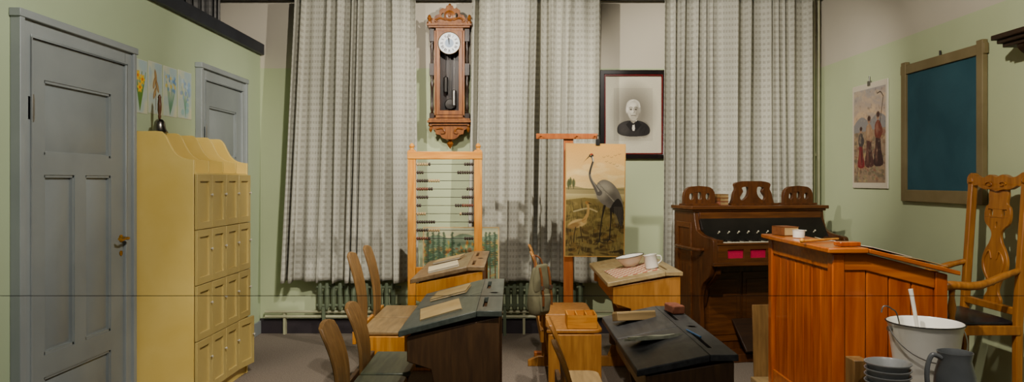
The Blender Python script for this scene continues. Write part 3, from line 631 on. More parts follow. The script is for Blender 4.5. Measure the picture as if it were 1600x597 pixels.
# ------------------------------------------------------------ school desks
DESKS={}
def sdesk(key,x0,x1,y0,y1,zlo,zhi,xb,zb,zs,mtop,mbody,mend,mseat,label,boxed=False,bw=.5,mback=None):
    W=x1-x0; L=y1-y0; bx=xb-x0; t=thing('school_desk',label,'school desk',(x0,y0,0),group='two-seat school desks'); mback=mback or mseat
    lw=.085; sl=(zhi-zlo)/(W-lw); DESKS[key]=(x0,y0,W,L,zlo,zhi,lw)
    for k in range(2):
        b=MB(); b.prism([(-.012,zlo-.003),(-.006,zlo),(W-lw,zhi),(W-lw,zhi-.024),(-.012,zlo-.026)],'y',k*L/2+(-.01 if k==0 else .002),(k+1)*L/2+(-.002 if k==0 else .01))
        b.obj('desk_lid',mtop,t,bev=.003)
    b=MB(); b.plate([(W-lw+.001,-.01),(W+.012,-.01),(W+.012,L+.01),(W-lw+.001,L+.01)],[ [(W-lw+.02,L*.1),(W-lw+.036,L*.1),(W-lw+.036,L*.36),(W-lw+.02,L*.36)],[(W-lw+.02,L*.64),(W-lw+.036,L*.64),(W-lw+.036,L*.9),(W-lw+.02,L*.9)], ellp(W-.028,L*.5,.02,.02,16)],'z',zhi-.022,zhi)
    b.obj('pen_ledge',mtop,t,bev=.002)
    b=MB(); b.lathe([(.019,0),(.019,.03),(.016,.03),(.014,.01)],(W-.028,L*.5,zhi-.03),(0,0,1),16); b.obj('inkwell',M_black,t)
    b=MB(); zu=zlo-.15; b.prism([(.03,zlo-.026+sl*.02),(W-lw,zhi-.026),(W-.01,zhi-.024),(W-.01,zu),(.05,zu)],'y',.028,L-.028); b.obj('book_box',mbody,t,bev=.003)
    e=MB(); e.prism(smooth([(W*.30,zu-.0),(W*.36,zu-.12),(W*.42,.25),(W*.28,.07)],4)+[(W,.07),(W,zhi-.025),(W*.0+.02,zlo-.026),(.02,zlo-.12)],'y',0,.026)
    o=e.obj('end_panel',mend,t,bev=.003); dup(o,t,(0,L-.026,0))
    boxes('stretcher',mend,t,[(W-.03,W-.012,.026,L-.026,.3,zu),(W*.45,W*.5,.026,L-.026,.09,.13)],.003)
    r=MB(); r.prism([(bx-.07,0),(W+.04,0),(W+.04,.04),(W,.07),(bx,.07),(bx-.07,.04)],'y',-.004,.034); o=r.obj('runner',mend,t,bev=.004); dup(o,t,(0,L-.03,0))
    sx0,sx1=bx+.015,min(-.035,bx+.34)
    e=MB()
    if boxed: e.prism([(sx0+.01,.07),(sx1-.01,.07),(sx1-.01,zs-.026),(sx0+.01,zs-.026)],'y',.0,.026)
    else: e.prism(smooth([(sx0+.06,.07),(sx0+.10,.2),(sx0+.02,zs-.026)],5)+smooth([(sx1-.02,zs-.026),(sx1-.09,.2),(sx1-.05,.07)],5),'y',0,.026)
    o=e.obj('bench_end',mend,t,bev=.003); dup(o,t,(0,L-.026,0))
    boxes('bench_rail',mend,t,[(sx0+.03,sx1-.04,.026,L-.026,zs-.06,zs-.04),(bx-.02,bx,.0,L,zs-.07,zs)],.003)
    sw=L/2-.03
    for k in range(2):
        yc=k*L/2+.015
        b=MB(); q=.05
        pl=[(sx0,yc),(sx1-q,yc)]+ellp(sx1-q,yc+q,q,q,6,-pi/2,0)+ellp(sx1-q,yc+sw-q,q,q,6,0,pi/2)+[(sx0,yc+sw)]
        b.prism(pl,'z',zs-.022,zs); b.obj('seat',mseat,t,bev=.006)
        b=MB(); hh=zb-zs+.06; w=sw*bw; yb=yc+.05; n=12; m=10; vs=[]; fs=[]
        for side in (0,1):
            for i in range(n+1):
                q=i/n; wd=w*(.82+.18*math.sin(pi*min(1,q*1.15)*.5)) if q<.92 else w*(1-.10*((q-.92)/.08)**2)
                for j in range(m+1):
                    u=j/m-.5; crown=.016*(1-4*u*u)-.016
                    x=bx-.06*q*q+.015*math.sin(pi*q)-.010*(1-4*u*u)+(.0085 if side else -.0085)
                    vs.append((x,yb+w/2+u*wd,zs-.06+hh*q+(crown if i==n else crown*q)))
        N=(n+1)*(m+1)
        for s_ in (0,1):
            for i in range(n):
                for j in range(m): a=s_*N+i*(m+1)+j; fs.append((a,a+1,a+m+2,a+m+1))
        for i in range(n):
            for j in (0,m): a=i*(m+1)+j; fs.append((a,a+m+1,a+m+1+N,a+N))
        for j in range(m):
            for i in (0,n): a=i*(m+1)+j; fs.append((a,a+1,a+1+N,a+N))
        b.add(vs,fs); b.obj('backrest',mback,t,bev=.004)
    return t
sdesk('A',-.42,-.05,2.8,3.7,.715,.79,-.69,.72,.43,M_topA,M_brownZ,M_brownZ,M_seatA,'two-seat school desk with worn dark green sloped lids',mback=M_oldZ,bw=.52)
sdesk('B',-.555,-.165,4.1,5.0,.735,.805,-.87,.87,.44,M_topB,M_oakY,M_oakY,M_oldX,'two-seat school desk with worn brown lids and honey oak body',True,mback=M_oldZ)
sdesk('C',.435,.755,2.5,3.45,.645,.695,.22,.70,.40,M_topC,M_brownZ,M_brownZ,M_oldX,'two-seat school desk with worn black sloped lids',mback=M_backD)
sdesk('D',.55,.95,4.15,5.12,.71,.77,.18,.87,.44,M_topD,M_oakYY,M_backD,M_backD,'two-seat honey oak school desk with crockery on top',True,bw=.4)
def ondesk(key,fx,fy,lift=.0015):
    x0,y0,W,L,zlo,zhi,lw=DESKS[key]; sw=W-lw; a=math.atan((zhi-zlo)/sw)
    return (x0+fx*sw,y0+fy*L,zlo+(zhi-zlo)*fx+lift),-a
def book(key,fx,fy,w,l,h,mc,mpg,label,rz=0,lift=.002):
    p,a=ondesk(key,fx,fy,lift); t=thing('notebook',label,'book',p,(0,a,rz))
    b=MB(); b.box(-w/2,w/2,-l/2,l/2,0,.0015); b.box(-w/2,w/2,-l/2,l/2,h-.0015,h); b.box(-w/2,-w/2+.0015,-l/2,l/2,0,h); b.obj('cover',mc,t)
    b=MB(); b.box(-w/2+.002,w/2-.003,-l/2+.003,l/2-.003,.0018,h-.0018); b.obj('page_block',mpg,t)
book('A',.45,.24,.17,.24,.010,M_paper2,M_paper,'tan notebook lying on the dark green desk lid',.12)
book('A',.47,.76,.17,.24,.010,M_paper2,M_paper,'tan notebook lying on the dark green desk lid',-.05)
book('B',.5,.26,.18,.24,.012,M_paper,M_paperw,'cream notebook lying on the worn brown desk lid',.1)
book('B',.5,.74,.18,.24,.012,M_paper2,M_paperw,'tan notebook lying on the worn brown desk lid',-.1)
p,a=ondesk('C',.44,.78); t=thing('pencil_box','pale wooden pencil box with a sliding lid on the black desk','pencil box',p,(0,a,-1.35))
b=MB(); b.box(-.033,.033,-.09,.09,0,.034); b.obj('box_body',M_oldX,t,bev=.002); b=MB(); b.box(-.028,.028,-.088,.09,.034,.04); b.obj('lid',M_paper2,t,bev=.001)
b=MB(); b.box(-.028,.028,-.05,.05,0,.038); tag(b.obj('blackboard_eraser',M_redb,loc=(.724,3.28,.6965),rot=(0,0,.2),bev=.006),'red-brown eraser block on the black school desk','eraser')
p,a=ondesk('C',.50,.36); t=thing('folded_cloth','grey-beige folded cloth lying on the black school desk','cloth',p,(0,a,-1.25))
for i,(s,z) in enumerate(((1,0),(.93,.006))):
    n=14;b=MB();vs=[]
    for z2 in (0,1):
        for j in range(n+1):
            for k in range(n+1):
                x=(-.045+.09*j/n)*s; y=(-.11+.22*k/n)*s; vs.append((x+.004*math.sin(9*k/n+i),y+.005*math.sin(7*j/n+i),z+(.006+.002*math.sin(12*j/n+i*2)*math.sin(9*k/n)+.0022)*z2))
    N=(n+1)**2
    fs=[(j*(n+1)+k,j*(n+1)+k+1,(j+1)*(n+1)+k+1,(j+1)*(n+1)+k) for j in range(n) for k in range(n)]; fs+=[tuple(N+q for q in f) for f in fs]
    for k in range(n):
        fs+=[(k,k+1,N+k+1,N+k),(n*(n+1)+k,n*(n+1)+k+1,N+n*(n+1)+k+1,N+n*(n+1)+k),(k*(n+1),(k+1)*(n+1),N+(k+1)*(n+1),N+k*(n+1)),(k*(n+1)+n,(k+1)*(n+1)+n,N+(k+1)*(n+1)+n,N+k*(n+1)+n)]
    b.add(vs,fs); b.obj('cloth_layer',M_cloth,t)
b=MB(); b.cyl((0,-.07,0),(0,.06,0),.0035,seg=8); b.cyl((0,.06,0),(0,.075,0),.0035,.001,8); tag(b.obj('pen_holder',mat('pen_blue','#3c6a94','#4a7aa5',.4),loc=(.695,2.82,.6995),rot=(0,0,.15)),'thin blue pen holder on the black desk','pen')
p,a=ondesk('D',.52,.28)
mk=mat('checked_cloth','#c9b48e','#c9b48e',.9)
nt=mk.node_tree; ck=nt.nodes.new('ShaderNodeTexChecker'); ck.inputs['Scale'].default_value=34; ck.inputs['Color1'].default_value=(*lin('#ad6a58'),1); ck.inputs['Color2'].default_value=(*lin('#cfc0a0'),1)
tcn=nt.nodes.new('ShaderNodeTexCoord'); nt.links.new(tcn.outputs['Object'],ck.inputs[0]); nt.links.new(ck.outputs[0],nt.nodes['Principled BSDF'].inputs['Base Color'])
b=MB(); b.box(-.13,.13,-.17,.17,-.0005,.0035); tag(b.obj('checked_cloth',mk,loc=p,rot=(0,a,.08)),'red and cream checked cloth on the oak school desk','cloth')
p,a=ondesk('D',.60,.42,.009); t=thing('enamel_bowl','white enamel bowl with a dark rim on the oak desk','bowl',p,(0,a,0))
b=MB(); b.lathe([(.035,0),(.04,.002),(.065,.03),(.085,.058),(.09,.062),(.088,.064),(.062,.034),(.038,.006),(.001,.004)],(0,0,0),(0,0,1),32); b.obj('bowl_body',M_white,t)
b=MB(); b.lathe([(.088,.062),(.0915,.063),(.088,.066),(.0865,.063)],(0,0,0),(0,0,1),32,ring=True); b.obj('rim',M_iron,t)
p,a=ondesk('D',.88,.20,.007); t=thing('enamel_mug','white enamel mug standing beside the bowl','mug',p,(0,a,0))
b=MB(); b.lathe([(.036,0),(.038,.002),(.038,.075),(.040,.078),(.037,.078),(.035,.006),(.001,.004)],(0,0,0),(0,0,1),28); b.obj('mug_body',M_white,t)
b=MB(); b.tube(smooth([(.036,0,.065),(.06,0,.06),(.062,0,.035),(.037,0,.018)],5),.004,8); b.obj('handle',M_white,t)
t=thing('slotted_box','open wooden box with compartments on the bench seat','box',(.40,4.28,.4415))
b=MB(); b.box(-.085,.085,-.09,.09,0,.02)
for x in (-.085,-.032,.024,.077): b.box(x,x+.008,-.09,.09,.02,.075)
b.box(-.085,.085,-.09,-.082,.02,.075); b.box(-.085,.085,.082,.09,.02,.075); b.obj('box_body',M_oakX,t,bev=.001)
# satchel
t=thing('canvas_satchel','worn olive canvas rucksack hanging on a bench backrest','bag',(.150,4.10,.535),(0,.0,-.75))
def soft(name,prof,m,seed,x0=0,wr=.003):
    pr=smooth(prof,5); n=40; vs=[];fs=[]; rg=random.Random(seed); a=[rg.uniform(0,6) for _ in range(5)]
    for i,(z,hy,hx) in enumerate(pr):
        for j in range(n):
            th=2*pi*j/n; c,s=math.cos(th),math.sin(th); p=.62
            y=hy*.72*math.copysign(abs(c)**p,c); x=hx*.75*math.copysign(abs(s)**p,s)
            wv=wr*(math.sin(z*45+a[0]+y*25)+.7*math.sin(y*60+a[1]+z*20)+.3*math.sin(z*90+a[2]-y*40))
            vs.append((x0*.75+x+wv*(1 if s>=0 else -.6),y+wv*.5,z+.3*wv))
    k=len(pr)
    for i in range(k-1):
        for j in range(n): j2=(j+1)%n; fs.append((i*n+j,i*n+j2,(i+1)*n+j2,(i+1)*n+j))
    fs.append(list(range(n))); fs.append([(k-1)*n+j for j in range(n)])
    return MB().add(vs,fs).obj(name,m,t,ang=60)
soft('bag_body',[(0,.05,.02),(.012,.085,.045),(.06,.10,.058),(.13,.098,.05),(.2,.082,.038),(.255,.066,.025),(.27,.05,.012)],M_canvas,1)
soft('flap',[(.135,.075,.012),(.14,.088,.02),(.19,.09,.028),(.24,.076,.024),(.275,.06,.02),(.285,.045,.008)],M_canvas,2,.028,.002)
soft('pocket',[(.025,.04,.008),(.03,.055,.018),(.08,.06,.024),(.115,.052,.018),(.12,.04,.006)],M_canvas,3,.055,.002)
for y in (-.035,.035):
    b=MB(); b.M=Matrix.Translation((-.013,y,0)); pts=smooth([(.048,.27),(.060,.22),(.066,.16),(.074,.11),(.074,.06)],4); b.prism([(x,z) for x,z in pts]+[(x+.004,z) for x,z in reversed(pts)],'y',-.007,.007); b.obj('strap',M_leath,t)
    b=MB(); b.box(.055,.063,y-.010,y+.010,.15,.17); b.obj('buckle',M_steel,t)
b=MB(); b.tube(smooth([(.0,-.035,.265),(-.01,-.025,.31),(-.03,0,.33),(-.01,.025,.31),(.0,.035,.265)],6),.005,8); b.obj('carrying_loop',M_leath,t)
b=MB(); b.tube(smooth([(-.02,.04,.26),(-.04,.07,.12),(-.03,.05,-.04),(-.02,.035,.02)],6),.006,8); b.obj('shoulder_strap',M_leath,t)
# ------------------------------------------------------------ harmonium
def harmonium():
    Wd=1.045; t=thing('harmonium','brown oak harmonium with fretwork top and magenta cloth panels','organ',(1.24,5.62,0),(0,0,math.radians(12)))
    prof=[(0,0),(0,1.075),(-.33,1.075),(-.34,1.0),(-.37,.93)]+smooth([(-.37,.93),(-.46,.90),(-.60,.885),(-.625,.86)],4)[1:]+[(-.625,.71)]+smooth([(-.60,.70),(-.56,.62),(-.46,.55),(-.42,.45),(-.43,.3),(-.44,.12)],4)+[(-.5,.1),(-.5,0)]
    s=MB(); s.prism(prof,'x',0,.035); o=s.obj('side_panel',M_harm,t,bev=.004); dup(o,t,(Wd-.035,0,0))
    b=MB(); b.plate([(-.30,.12),(-.05,.12),(-.05,.98),(-.30,.98)],[[(-.265,.16),(-.085,.16),(-.085,.94),(-.265,.94)]],'x',-.008,.001); b.obj('side_moulding',M_harmX,t,bev=.003)
    b=MB(); b.box(-.03,Wd+.03,-.36,.0,1.075,1.10); b.box(-.015,Wd+.015,-.345,0,1.06,1.075); b.obj('top_board',M_harmX,t,bev=.004)
    b=MB(); b.box(.035,Wd-.035,-.02,0,.05,1.06); b.box(.035,Wd-.035,-.33,-.31,.70,1.06); b.box(.035,Wd-.035,-.34,-.32,.05,.72); b.box(.035,Wd-.035,-.60,-.32,.69,.72); b.obj('case',M_harm,t,bev=.003)
    pw=(Wd-.16)/3
    for i in range(3):
        b=MB(); x=.08+i*pw; b.box(x,x+pw-.02,-.347,-.34,.12,.62); b.box(x+.03,x+pw-.05,-.352,-.347,.17,.57)
        b.obj('lower_panel',M_harmX,t,bev=.003)
    b=MB(); b.box(.035,Wd-.035,-.46,-.33,.72,.83); b.prism([(-.335,1.04),(-.335,.83),(-.455,.83),(-.455,.865)],'x',.036,Wd-.036); b.obj('stop_board',M_black,t)
    b=MB(); b.box(.035,Wd-.035,-.355,-.332,1.0,1.055); b.obj('lid_rail',M_harmX,t,bev=.003)
    n=Vector((0,-.175,.12)).normalized()
    kp=None
    for i in range(11):
        x=.14+i*.076; p=Vector((x,-.425,.907))
        if kp is None: kp=MB().lathe([(.004,0),(.004,.018),(.0055,.02),(.006,.025),(.004,.028)],(0,0,0),n,12).obj('stop_knob',M_ivory,t,loc=p)
        else: dup(kp,t,p)
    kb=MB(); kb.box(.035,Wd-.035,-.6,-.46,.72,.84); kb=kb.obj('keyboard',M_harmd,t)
    wk=None; nw=37; kw=(Wd-.18)/nw
    for i in range(nw):
        x=.09+i*kw
        if wk is None: wk=MB().box(0,kw-.0012,-.595,-.462,.841,.858).obj('white_key',M_ivory,kb,loc=(x,0,0))
        else: dup(wk,kb,(x,0,0))
    bk=None
    for i in range(nw-1):
        if i%7 in (2,6): continue
        x=.09+(i+1)*kw-.006
        if bk is None: bk=MB().box(0,.012,-.555,-.462,.858,.868).obj('black_key',M_black,kb,loc=(x,0,0))
        else: dup(bk,kb,(x,0,0))
    boxes('key_block',M_harm,t,[(.036,.088,-.6,-.46,.841,.875),(Wd-.088,Wd-.036,-.6,-.46,.841,.875)],.003)
    b=MB(); holes=[]
    for i in range(5):
        x=.11+i*.17; holes.append([(x,.75),(x+.12,.75),(x+.12,.81),(x,.81)])
    b.plate([(.035,.72),(Wd-.035,.72),(Wd-.035,.845),(.035,.845)],holes,'y',-.622,-.602); b.box(.0,Wd,-.64,-.6,.70,.722); b.box(.03,Wd-.03,-.628,-.6,.843,.855); b.obj('key_slip',M_harmX,t,bev=.002)
    b=MB(); b.box(.05,Wd-.05,-.608,-.601,.735,.83); b.obj('cloth_panel',M_red,t)
    for x in (.036,Wd-.076):
        b=MB(); b.prism([(-.60,.70),(-.34,.70),(-.34,.36)]+smooth([(-.38,.40),(-.42,.52),(-.52,.58),(-.59,.64)],4),'x',x,x+.04); b.obj('bracket',M_harm,t,bev=.003)
    b=MB(); b.box(-.01,Wd+.01,-.5,0,0,.06); b.obj('plinth',M_harm,t,bev=.004)
    for x in (.28,.54):
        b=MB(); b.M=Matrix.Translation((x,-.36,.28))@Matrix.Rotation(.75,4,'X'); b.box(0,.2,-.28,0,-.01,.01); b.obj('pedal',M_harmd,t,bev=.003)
    b=MB(); b.tube(smooth([(0,-.12,.80),(-.05,-.14,.80),(-.055,-.30,.80),(-.05,-.46,.80),(0,-.48,.80)],5),.013,10); b.obj('carrying_handle',M_harm,t)
    ear=[(-.125,0),(.125,0),(.125,.075)]+ellp(.055,.075,.068,.065,7,0,pi/2)+[(0,.145)]+ellp(-.055,.075,.068,.065,7,pi/2,pi)+[(-.125,.075)]
    for x in (.11,Wd-.12):
        b=MB(); b.plate([(x+a,1.10+z) for a,z in ear],[ellp(x-.065,1.165,.017,.026,14),ellp(x,1.17,.017,.03,14),ellp(x+.065,1.165,.017,.026,14)],'y',-.2,-.165); b.box(x-.132,x+.132,-.24,-.13,1.10,1.115); b.obj('fretwork_ear',M_harm,t,bev=.003)
    x=Wd/2+.02; b=MB()
    half=smooth([(0,.18),(.09,.178),(.145,.16),(.14,.12),(.155,.09),(.165,.045),(.175,.02),(.18,0)],4)
    out=[(x+a,1.10+z) for a,z in mirror(half)]
    hol=[[(x+s*a,1.1+z) for a,z in smooth([(.04,.135),(.09,.13),(.08,.10),(.105,.06),(.09,.035),(.055,.055),(.035,.09)],4,True)] for s in (-1,1)]
    b.plate(out,hol,'y',-.2,-.165); b.box(x-.19,x+.19,-.24,-.13,1.10,1.115); b.obj('fretwork_crest',M_harm,t,bev=.003)
harmonium()
for i in range(3):
    R=Matrix.Rotation(math.radians(12),4,'Z'); p=R@Vector((.292,-.16,0))
    t=thing('hymn_book','small worn hymn book stacked on the harmonium top','book',(1.24+p.x,5.62+p.y,1.1015+.0275*i),(0,0,math.radians(12)),'hymn books on the harmonium')
    b=MB(); b.box(-.033,.037,-.07,.07,0,.003); b.box(-.033,.037,-.07,.07,.024,.027); b.box(-.033,-.030,-.07,.07,0,.027); b.obj('cover',[M_redb,M_leath,M_oldZ][i],t); b=MB(); b.box(-.0295,.034,-.067,.067,.0032,.0238); b.obj('page_block',M_oldX,t)
# ------------------------------------------------------------ podium, teacher's desk
b=MB(); b.box(1.38,XR-.016,2.5,4.26,0,.15); tag(b.obj('podium',M_oldX,bev=.004),'low wooden teacher platform under the desk and chair','platform')
PZ=.151
def tdesk():
    X0,X1,Y0,Y1=1.437,1.955,3.3,4.13; H=.98; t=thing('teacher_desk','orange pine beadboard teacher desk with a sloping top','desk',(X0,Y0,PZ)); W=X1-X0;L=Y1-Y0; h=H-PZ; hl=.885-PZ
    zt=lambda x: h-.02 if x<.15 else h-.02-(x-.15)/(W-.15)*(h-hl)
    P=.055
    for x,y in ((0,0),(0,L-P),(W-P,0),(W-P,L-P)): MB().prism([(x,0),(x+P,0),(x+P,zt(x+P)-.002),(x,zt(x)-.002)],'y',y,y+P).obj('corner_post',M_orange,t,bev=.005)
    MB().prism([(P,0),(W-P,0),(W-P,.09),(P,.09)],'y',.006,P-.006).obj('bottom_rail',M_orangeX,t,bev=.004)
    boxes('bottom_rail',M_orangeX,t,[(.006,P-.006,P,L-P,0,.09)],.004); boxes('top_rail',M_orangeX,t,[(.006,P-.006,P,L-P,h-.1,h-.02)],.004)
    MB().prism([(P,h-.1),(.15,h-.1),(W-P,zt(W-P)-.08),(W-P,zt(W-P)-.004),(.15,h-.022),(P,h-.022)],'y',.006,P-.006).obj('top_rail',M_orangeX,t,bev=.004)
    n=4; g=(W-2*P)/n
    b=MB()
    for i in range(n): x=P+i*g; b.prism([(x+.002,.085),(x+g-.002,.085),(x+g-.002,zt(x+g)-.03),(x+.002,zt(x)-.03)],'y',.014,.03)
    b.obj('side_panel',M_orange,t,bev=.005)
    n=7; g=(L-2*P)/n; b=MB()
    for i in range(n): y=P+i*g; b.box(.014,.03,y+.002,y+g-.002,.085,h-.05)
    b.obj('front_panel',M_orange,t,bev=.005)
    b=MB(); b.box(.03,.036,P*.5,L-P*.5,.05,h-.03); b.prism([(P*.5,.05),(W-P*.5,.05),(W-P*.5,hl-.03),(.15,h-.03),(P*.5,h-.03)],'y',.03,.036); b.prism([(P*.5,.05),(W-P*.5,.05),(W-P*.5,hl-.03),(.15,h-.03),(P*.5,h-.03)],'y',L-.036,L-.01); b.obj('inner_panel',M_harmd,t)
    b=MB(); b.box(-.03,.15,-.03,L+.03,h-.02,h+.004); b.obj('top_ledge',M_orangeX,t,bev=.005)
    b=MB(); b.prism([(.151,h-.019),(.151,h+.001),(W+.04,hl-.004),(W+.04,hl-.024)],'y',-.03,L+.03); b.obj('sloped_lid',M_orangeX,t,bev=.004)
tdesk()
H=.984
t=thing('worn_book','small brown book lying on the teacher desk corner','book',(1.50,4.04,H+.002),(0,0,.2)); b=MB(); b.box(-.045,.045,-.06,.06,0,.003);b.box(-.045,.045,-.06,.06,.045,.048);b.box(-.045,-.042,-.06,.06,0,.048); b.obj('cover',M_leath,t); b=MB(); b.box(-.041,.043,-.057,.057,.0032,.0448); b.obj('page_block',M_paper2,t)
t=thing('enamel_pot','small white enamel pot on the teacher desk','pot',(1.50,3.85,H+.0015)); b=MB(); b.lathe([(.026,0),(.029,.002),(.031,.038),(.033,.04),(.030,.04),(.027,.005),(.001,.004)],(0,0,0),(0,0,1),24); b.obj('pot_body',M_white,t)
b=MB(); b.tube([(-.02,-.14,.008),(0,0,.008),(.03,.16,.008)],[.008,.006,.004],8); b.sph((-.02,-.14,.012),.0115,10); tag(b.obj('wooden_pointer',M_oakX,loc=(1.50,3.60,H+.0015),rot=(0,0,-.8)),'short turned wooden pointer lying on the teacher desk','pointer')
b=MB(); b.box(-.05,.05,-.03,.03,0,.02); tag(b.obj('ink_blotter',M_orange,loc=(1.53,3.36,H+.002),rot=(0,0,.1),bev=.004),'small flat wooden block on the teacher desk','block')
sa=math.atan((.98-.885+.005)/(.518-.15+.04))
for i,(x,y,r,w,l) in enumerate(((1.70,3.45,.1,.2,.26),(1.77,3.99,-.15,.2,.22),(1.74,3.73,.05,.22,.24),(1.90,3.42,.05,.13,.2))):
    zz=.984-(x-1.588)*math.tan(sa)+.0045
    b=MB(); b.box(-w/2,w/2,-l/2,l/2,0,.002); tag(b.obj('paper_sheet',[M_paperw,M_paper,M_paperw,M_paper2][i],loc=(x,y,zz),rot=(0,sa,r)),['white paper sheet on the sloping teacher desk','cream paper sheet on the sloping teacher desk','white paper sheet on the sloping teacher desk','tan paper sheet on the sloping teacher desk'][i],'paper','papers on the teacher desk')
b=MB(); b.box(0,.27,-.012,0,0,.47); tag(b.obj('drawing_board',M_oldZ,loc=(1.575,4.80,0.001),rot=(-.06,0,.1),bev=.002),'brown wooden board standing on edge behind the teacher desk','board')
# ------------------------------------------------------------ teacher's armchair
def armchair():
    t=thing('armchair','tall carved oak armchair with a vase splat and black leather seat','chair',(2.2,3.71,PZ))
    z=lambda w:w-PZ
    bx=.22; hw=.205
    for s in (-1,1):
        b=MB(); y=s*hw
        b.prism([(bx-.03,0),(bx+.0,0),(bx+.005,z(.6)),(bx+.05,z(1.27)),(bx+.015,z(1.27)),(bx-.03,z(.62))],'y',y-.018,y+.018)
        b.lathe([(.022,0),(.026,.012),(.018,.03)],(bx+.033,y,z(1.27)),(0,0,1),14)
        b.obj('back_post',M_chair,t,bev=.005)
        b=MB(); fx=-.18; b.lathe([(.02,0),(.016,.02),(.024,.06),(.018,.10),(.022,.30),(.026,z(.57))],(fx,y*1.08,0),(0,0,1),16)
        b.obj('front_leg',M_chair,t)
        b=MB(); b.lathe([(.016,z(.59)),(.013,z(.64)),(.02,z(.68)),(.012,z(.73)),(.015,z(.78))],(fx+.06,y*1.12,0),(0,0,1),14); b.obj('arm_support',M_chair,t)
        b=MB(); pts=smooth([(bx+.01,y,z(.86)),(bx-.08,y*1.08,z(.835)),(.0,y*1.18,z(.79)),(-.12,y*1.18,z(.79)),(-.17,y*1.12,z(.785))],6)
        b.tube(pts,[.015]*6+[.018]*6+[.02]*6+[.022]*6+[.026],12); b.lathe([(.0,-.022),(.026,-.02),(.03,0),(.026,.02),(.0,.022)],(-.175,y*1.12,z(.785)),(0,1,0),16); b.obj('arm',M_chair,t)
    b=MB(); half=smooth([(0,.10),(.05,.115),(.10,.10),(.15,.105),(.20,.125),(.235,.10),(.23,.06),(.20,.055)],3)+smooth([(.15,.06),(.10,.04),(.05,.04),(0,.03)],3)
    pl=[(a,z(1.20)+q) for a,q in mirror(half)]
    b.M=Matrix.Translation((bx+.02,0,0)); b.plate(pl,[],'x',0,.024)
    for s in (-1,1): b.tube([(-.004,s*(.05+.03*math.cos(k*.6)*(1-k*.07)),z(1.265)+.016*math.sin(k*.6)*(1-k*.07)) for k in range(11)],.004,6)
    b.obj('top_rail',M_chair,t,bev=.004)
    b=MB(); zz0=z(.66); Hh=1.25-.66
    prof=[(.06,0),(.065,.03),(.04,.07),(.055,.12),(.09,.17),(.098,.22),(.08,.27),(.05,.31),(.035,.35),(.05,.38),(.09,.41),(.10,.45),(.092,.49),(.07,.51),(.075,.55),(.07,Hh)]
    sm=smooth(prof,4); out=[(a,zz0+q) for a,q in sm]+[(-a,zz0+q) for a,q in reversed(sm)]
    hol=[ellp(s*.045,zz0+.46,.012,.02,12) for s in (-1,1)]+[ellp(0,zz0+.40,.009,.018,12)]
    b.M=Matrix.Translation((bx-.005,0,0))@Matrix.Translation((0,0,zz0))@Matrix.Rotation(.065,4,'Y')@Matrix.Translation((0,0,-zz0)); b.plate(out,hol,'x',0,.014)
    for s in (-1,1): b.tube(smooth([(-.002,s*.01,zz0+.10),(-.003,s*.06,zz0+.16),(-.003,s*.075,zz0+.22),(-.003,s*.04,zz0+.27),(-.002,s*.02,zz0+.23)],5),.005,6)
    b.obj('splat',M_chair,t,bev=.002)
    rails=[(bx-.025,bx+.005,-hw,hw,z(.64),z(.675)),(-.19,-.165,-hw,hw,z(.545),z(.595)),(bx-.03,bx,-hw,hw,z(.545),z(.595)),(-.01,.01,-hw,hw,.122,.143)]
    for s in (-1,1): rails+= [(-.18,bx-.01,s*hw*1.05-.012,s*hw*1.05+.012,z(.55),z(.595)),(-.17,bx-.01,s*hw*1.05-.01,s*hw*1.05+.01,.12,.145)]
    boxes('seat_rail',M_chair,t,rails,.004)
    b=MB(); pl=[(-.20,-.225),(bx-.03,-.20),(bx-.03,.20),(-.20,.225)]
    b.prism(pl,'z',z(.595),z(.61)); b.add([(-.20,-.22,z(.61)),(bx-.03,-.195,z(.61)),(bx-.03,.195,z(.61)),(-.20,.22,z(.61)),(-.17,-.18,z(.625)),(bx-.06,-.16,z(.625)),(bx-.06,.16,z(.625)),(-.17,.18,z(.625))],[(0,1,5,4),(1,2,6,5),(2,3,7,6),(3,0,4,7),(4,5,6,7)]); b.obj('seat',M_leather,t,bev=.006)
armchair()
# ------------------------------------------------------------ bench with bucket, ladle, bowls
t=thing('low_bench','low wooden bench carrying the bucket and bowls','bench',(1.62,2.87,PZ))
b=MB(); b.box(-.33,.33,-.25,.2,.245,.269); b.obj('bench_top',M_oldX,t,bev=.004)
lg=MB().box(-.02,.02,-.15,.17,0,.245).obj('leg',M_oldZ,t,loc=(-.28,0,0),bev=.003); dup(lg,t,(.28,0,0))
BZ=PZ+.2705
t=thing('enamel_bucket','white enamel bucket with a dark rim and wire handle','bucket',(1.655,2.95,BZ))
b=MB(); b.lathe([(.093,0),(.098,.004),(.135,.28),(.142,.293),(.138,.297),(.131,.285),(.093,.01),(.001,.008)],(0,0,0),(0,0,1),40); b.obj('bucket_body',M_white,t)
b=MB(); b.lathe([(.140,.292),(.1445,.2945),(.140,.298),(.138,.2945)],(0,0,0),(0,0,1),40,ring=True); b.obj('rim',M_iron,t)
b=MB(); pts=[(.146*math.cos(a),-.125*math.sin(a)-.01,.27-.11*math.sin(a)) for a in [pi*i/20 for i in range(21)]]; b.tube(pts,.003,8); b.obj('bail_handle',M_steel,t)
for s in (-1,1): MB().cyl((s*.149,-.0,.27),(s*.133,0,.27),.01).obj('bail_ear',M_steel,t)
t=thing('ladle','long white enamel ladle standing in the bucket','ladle',(1.655,2.97,BZ+.012))
b=MB(); b.tube([(.02,.0,.03),(-.03,.02,.38),(-.035,.022,.41)],[.006,.008,.009],10); b.obj('handle',M_white,t); b=MB(); b.lathe([(.02,0),(.034,.02),(.038,.045),(.035,.045),(.03,.022),(.001,.006)],(.04,0,0),(0,0,1),24); b.obj('bowl',M_white,t)
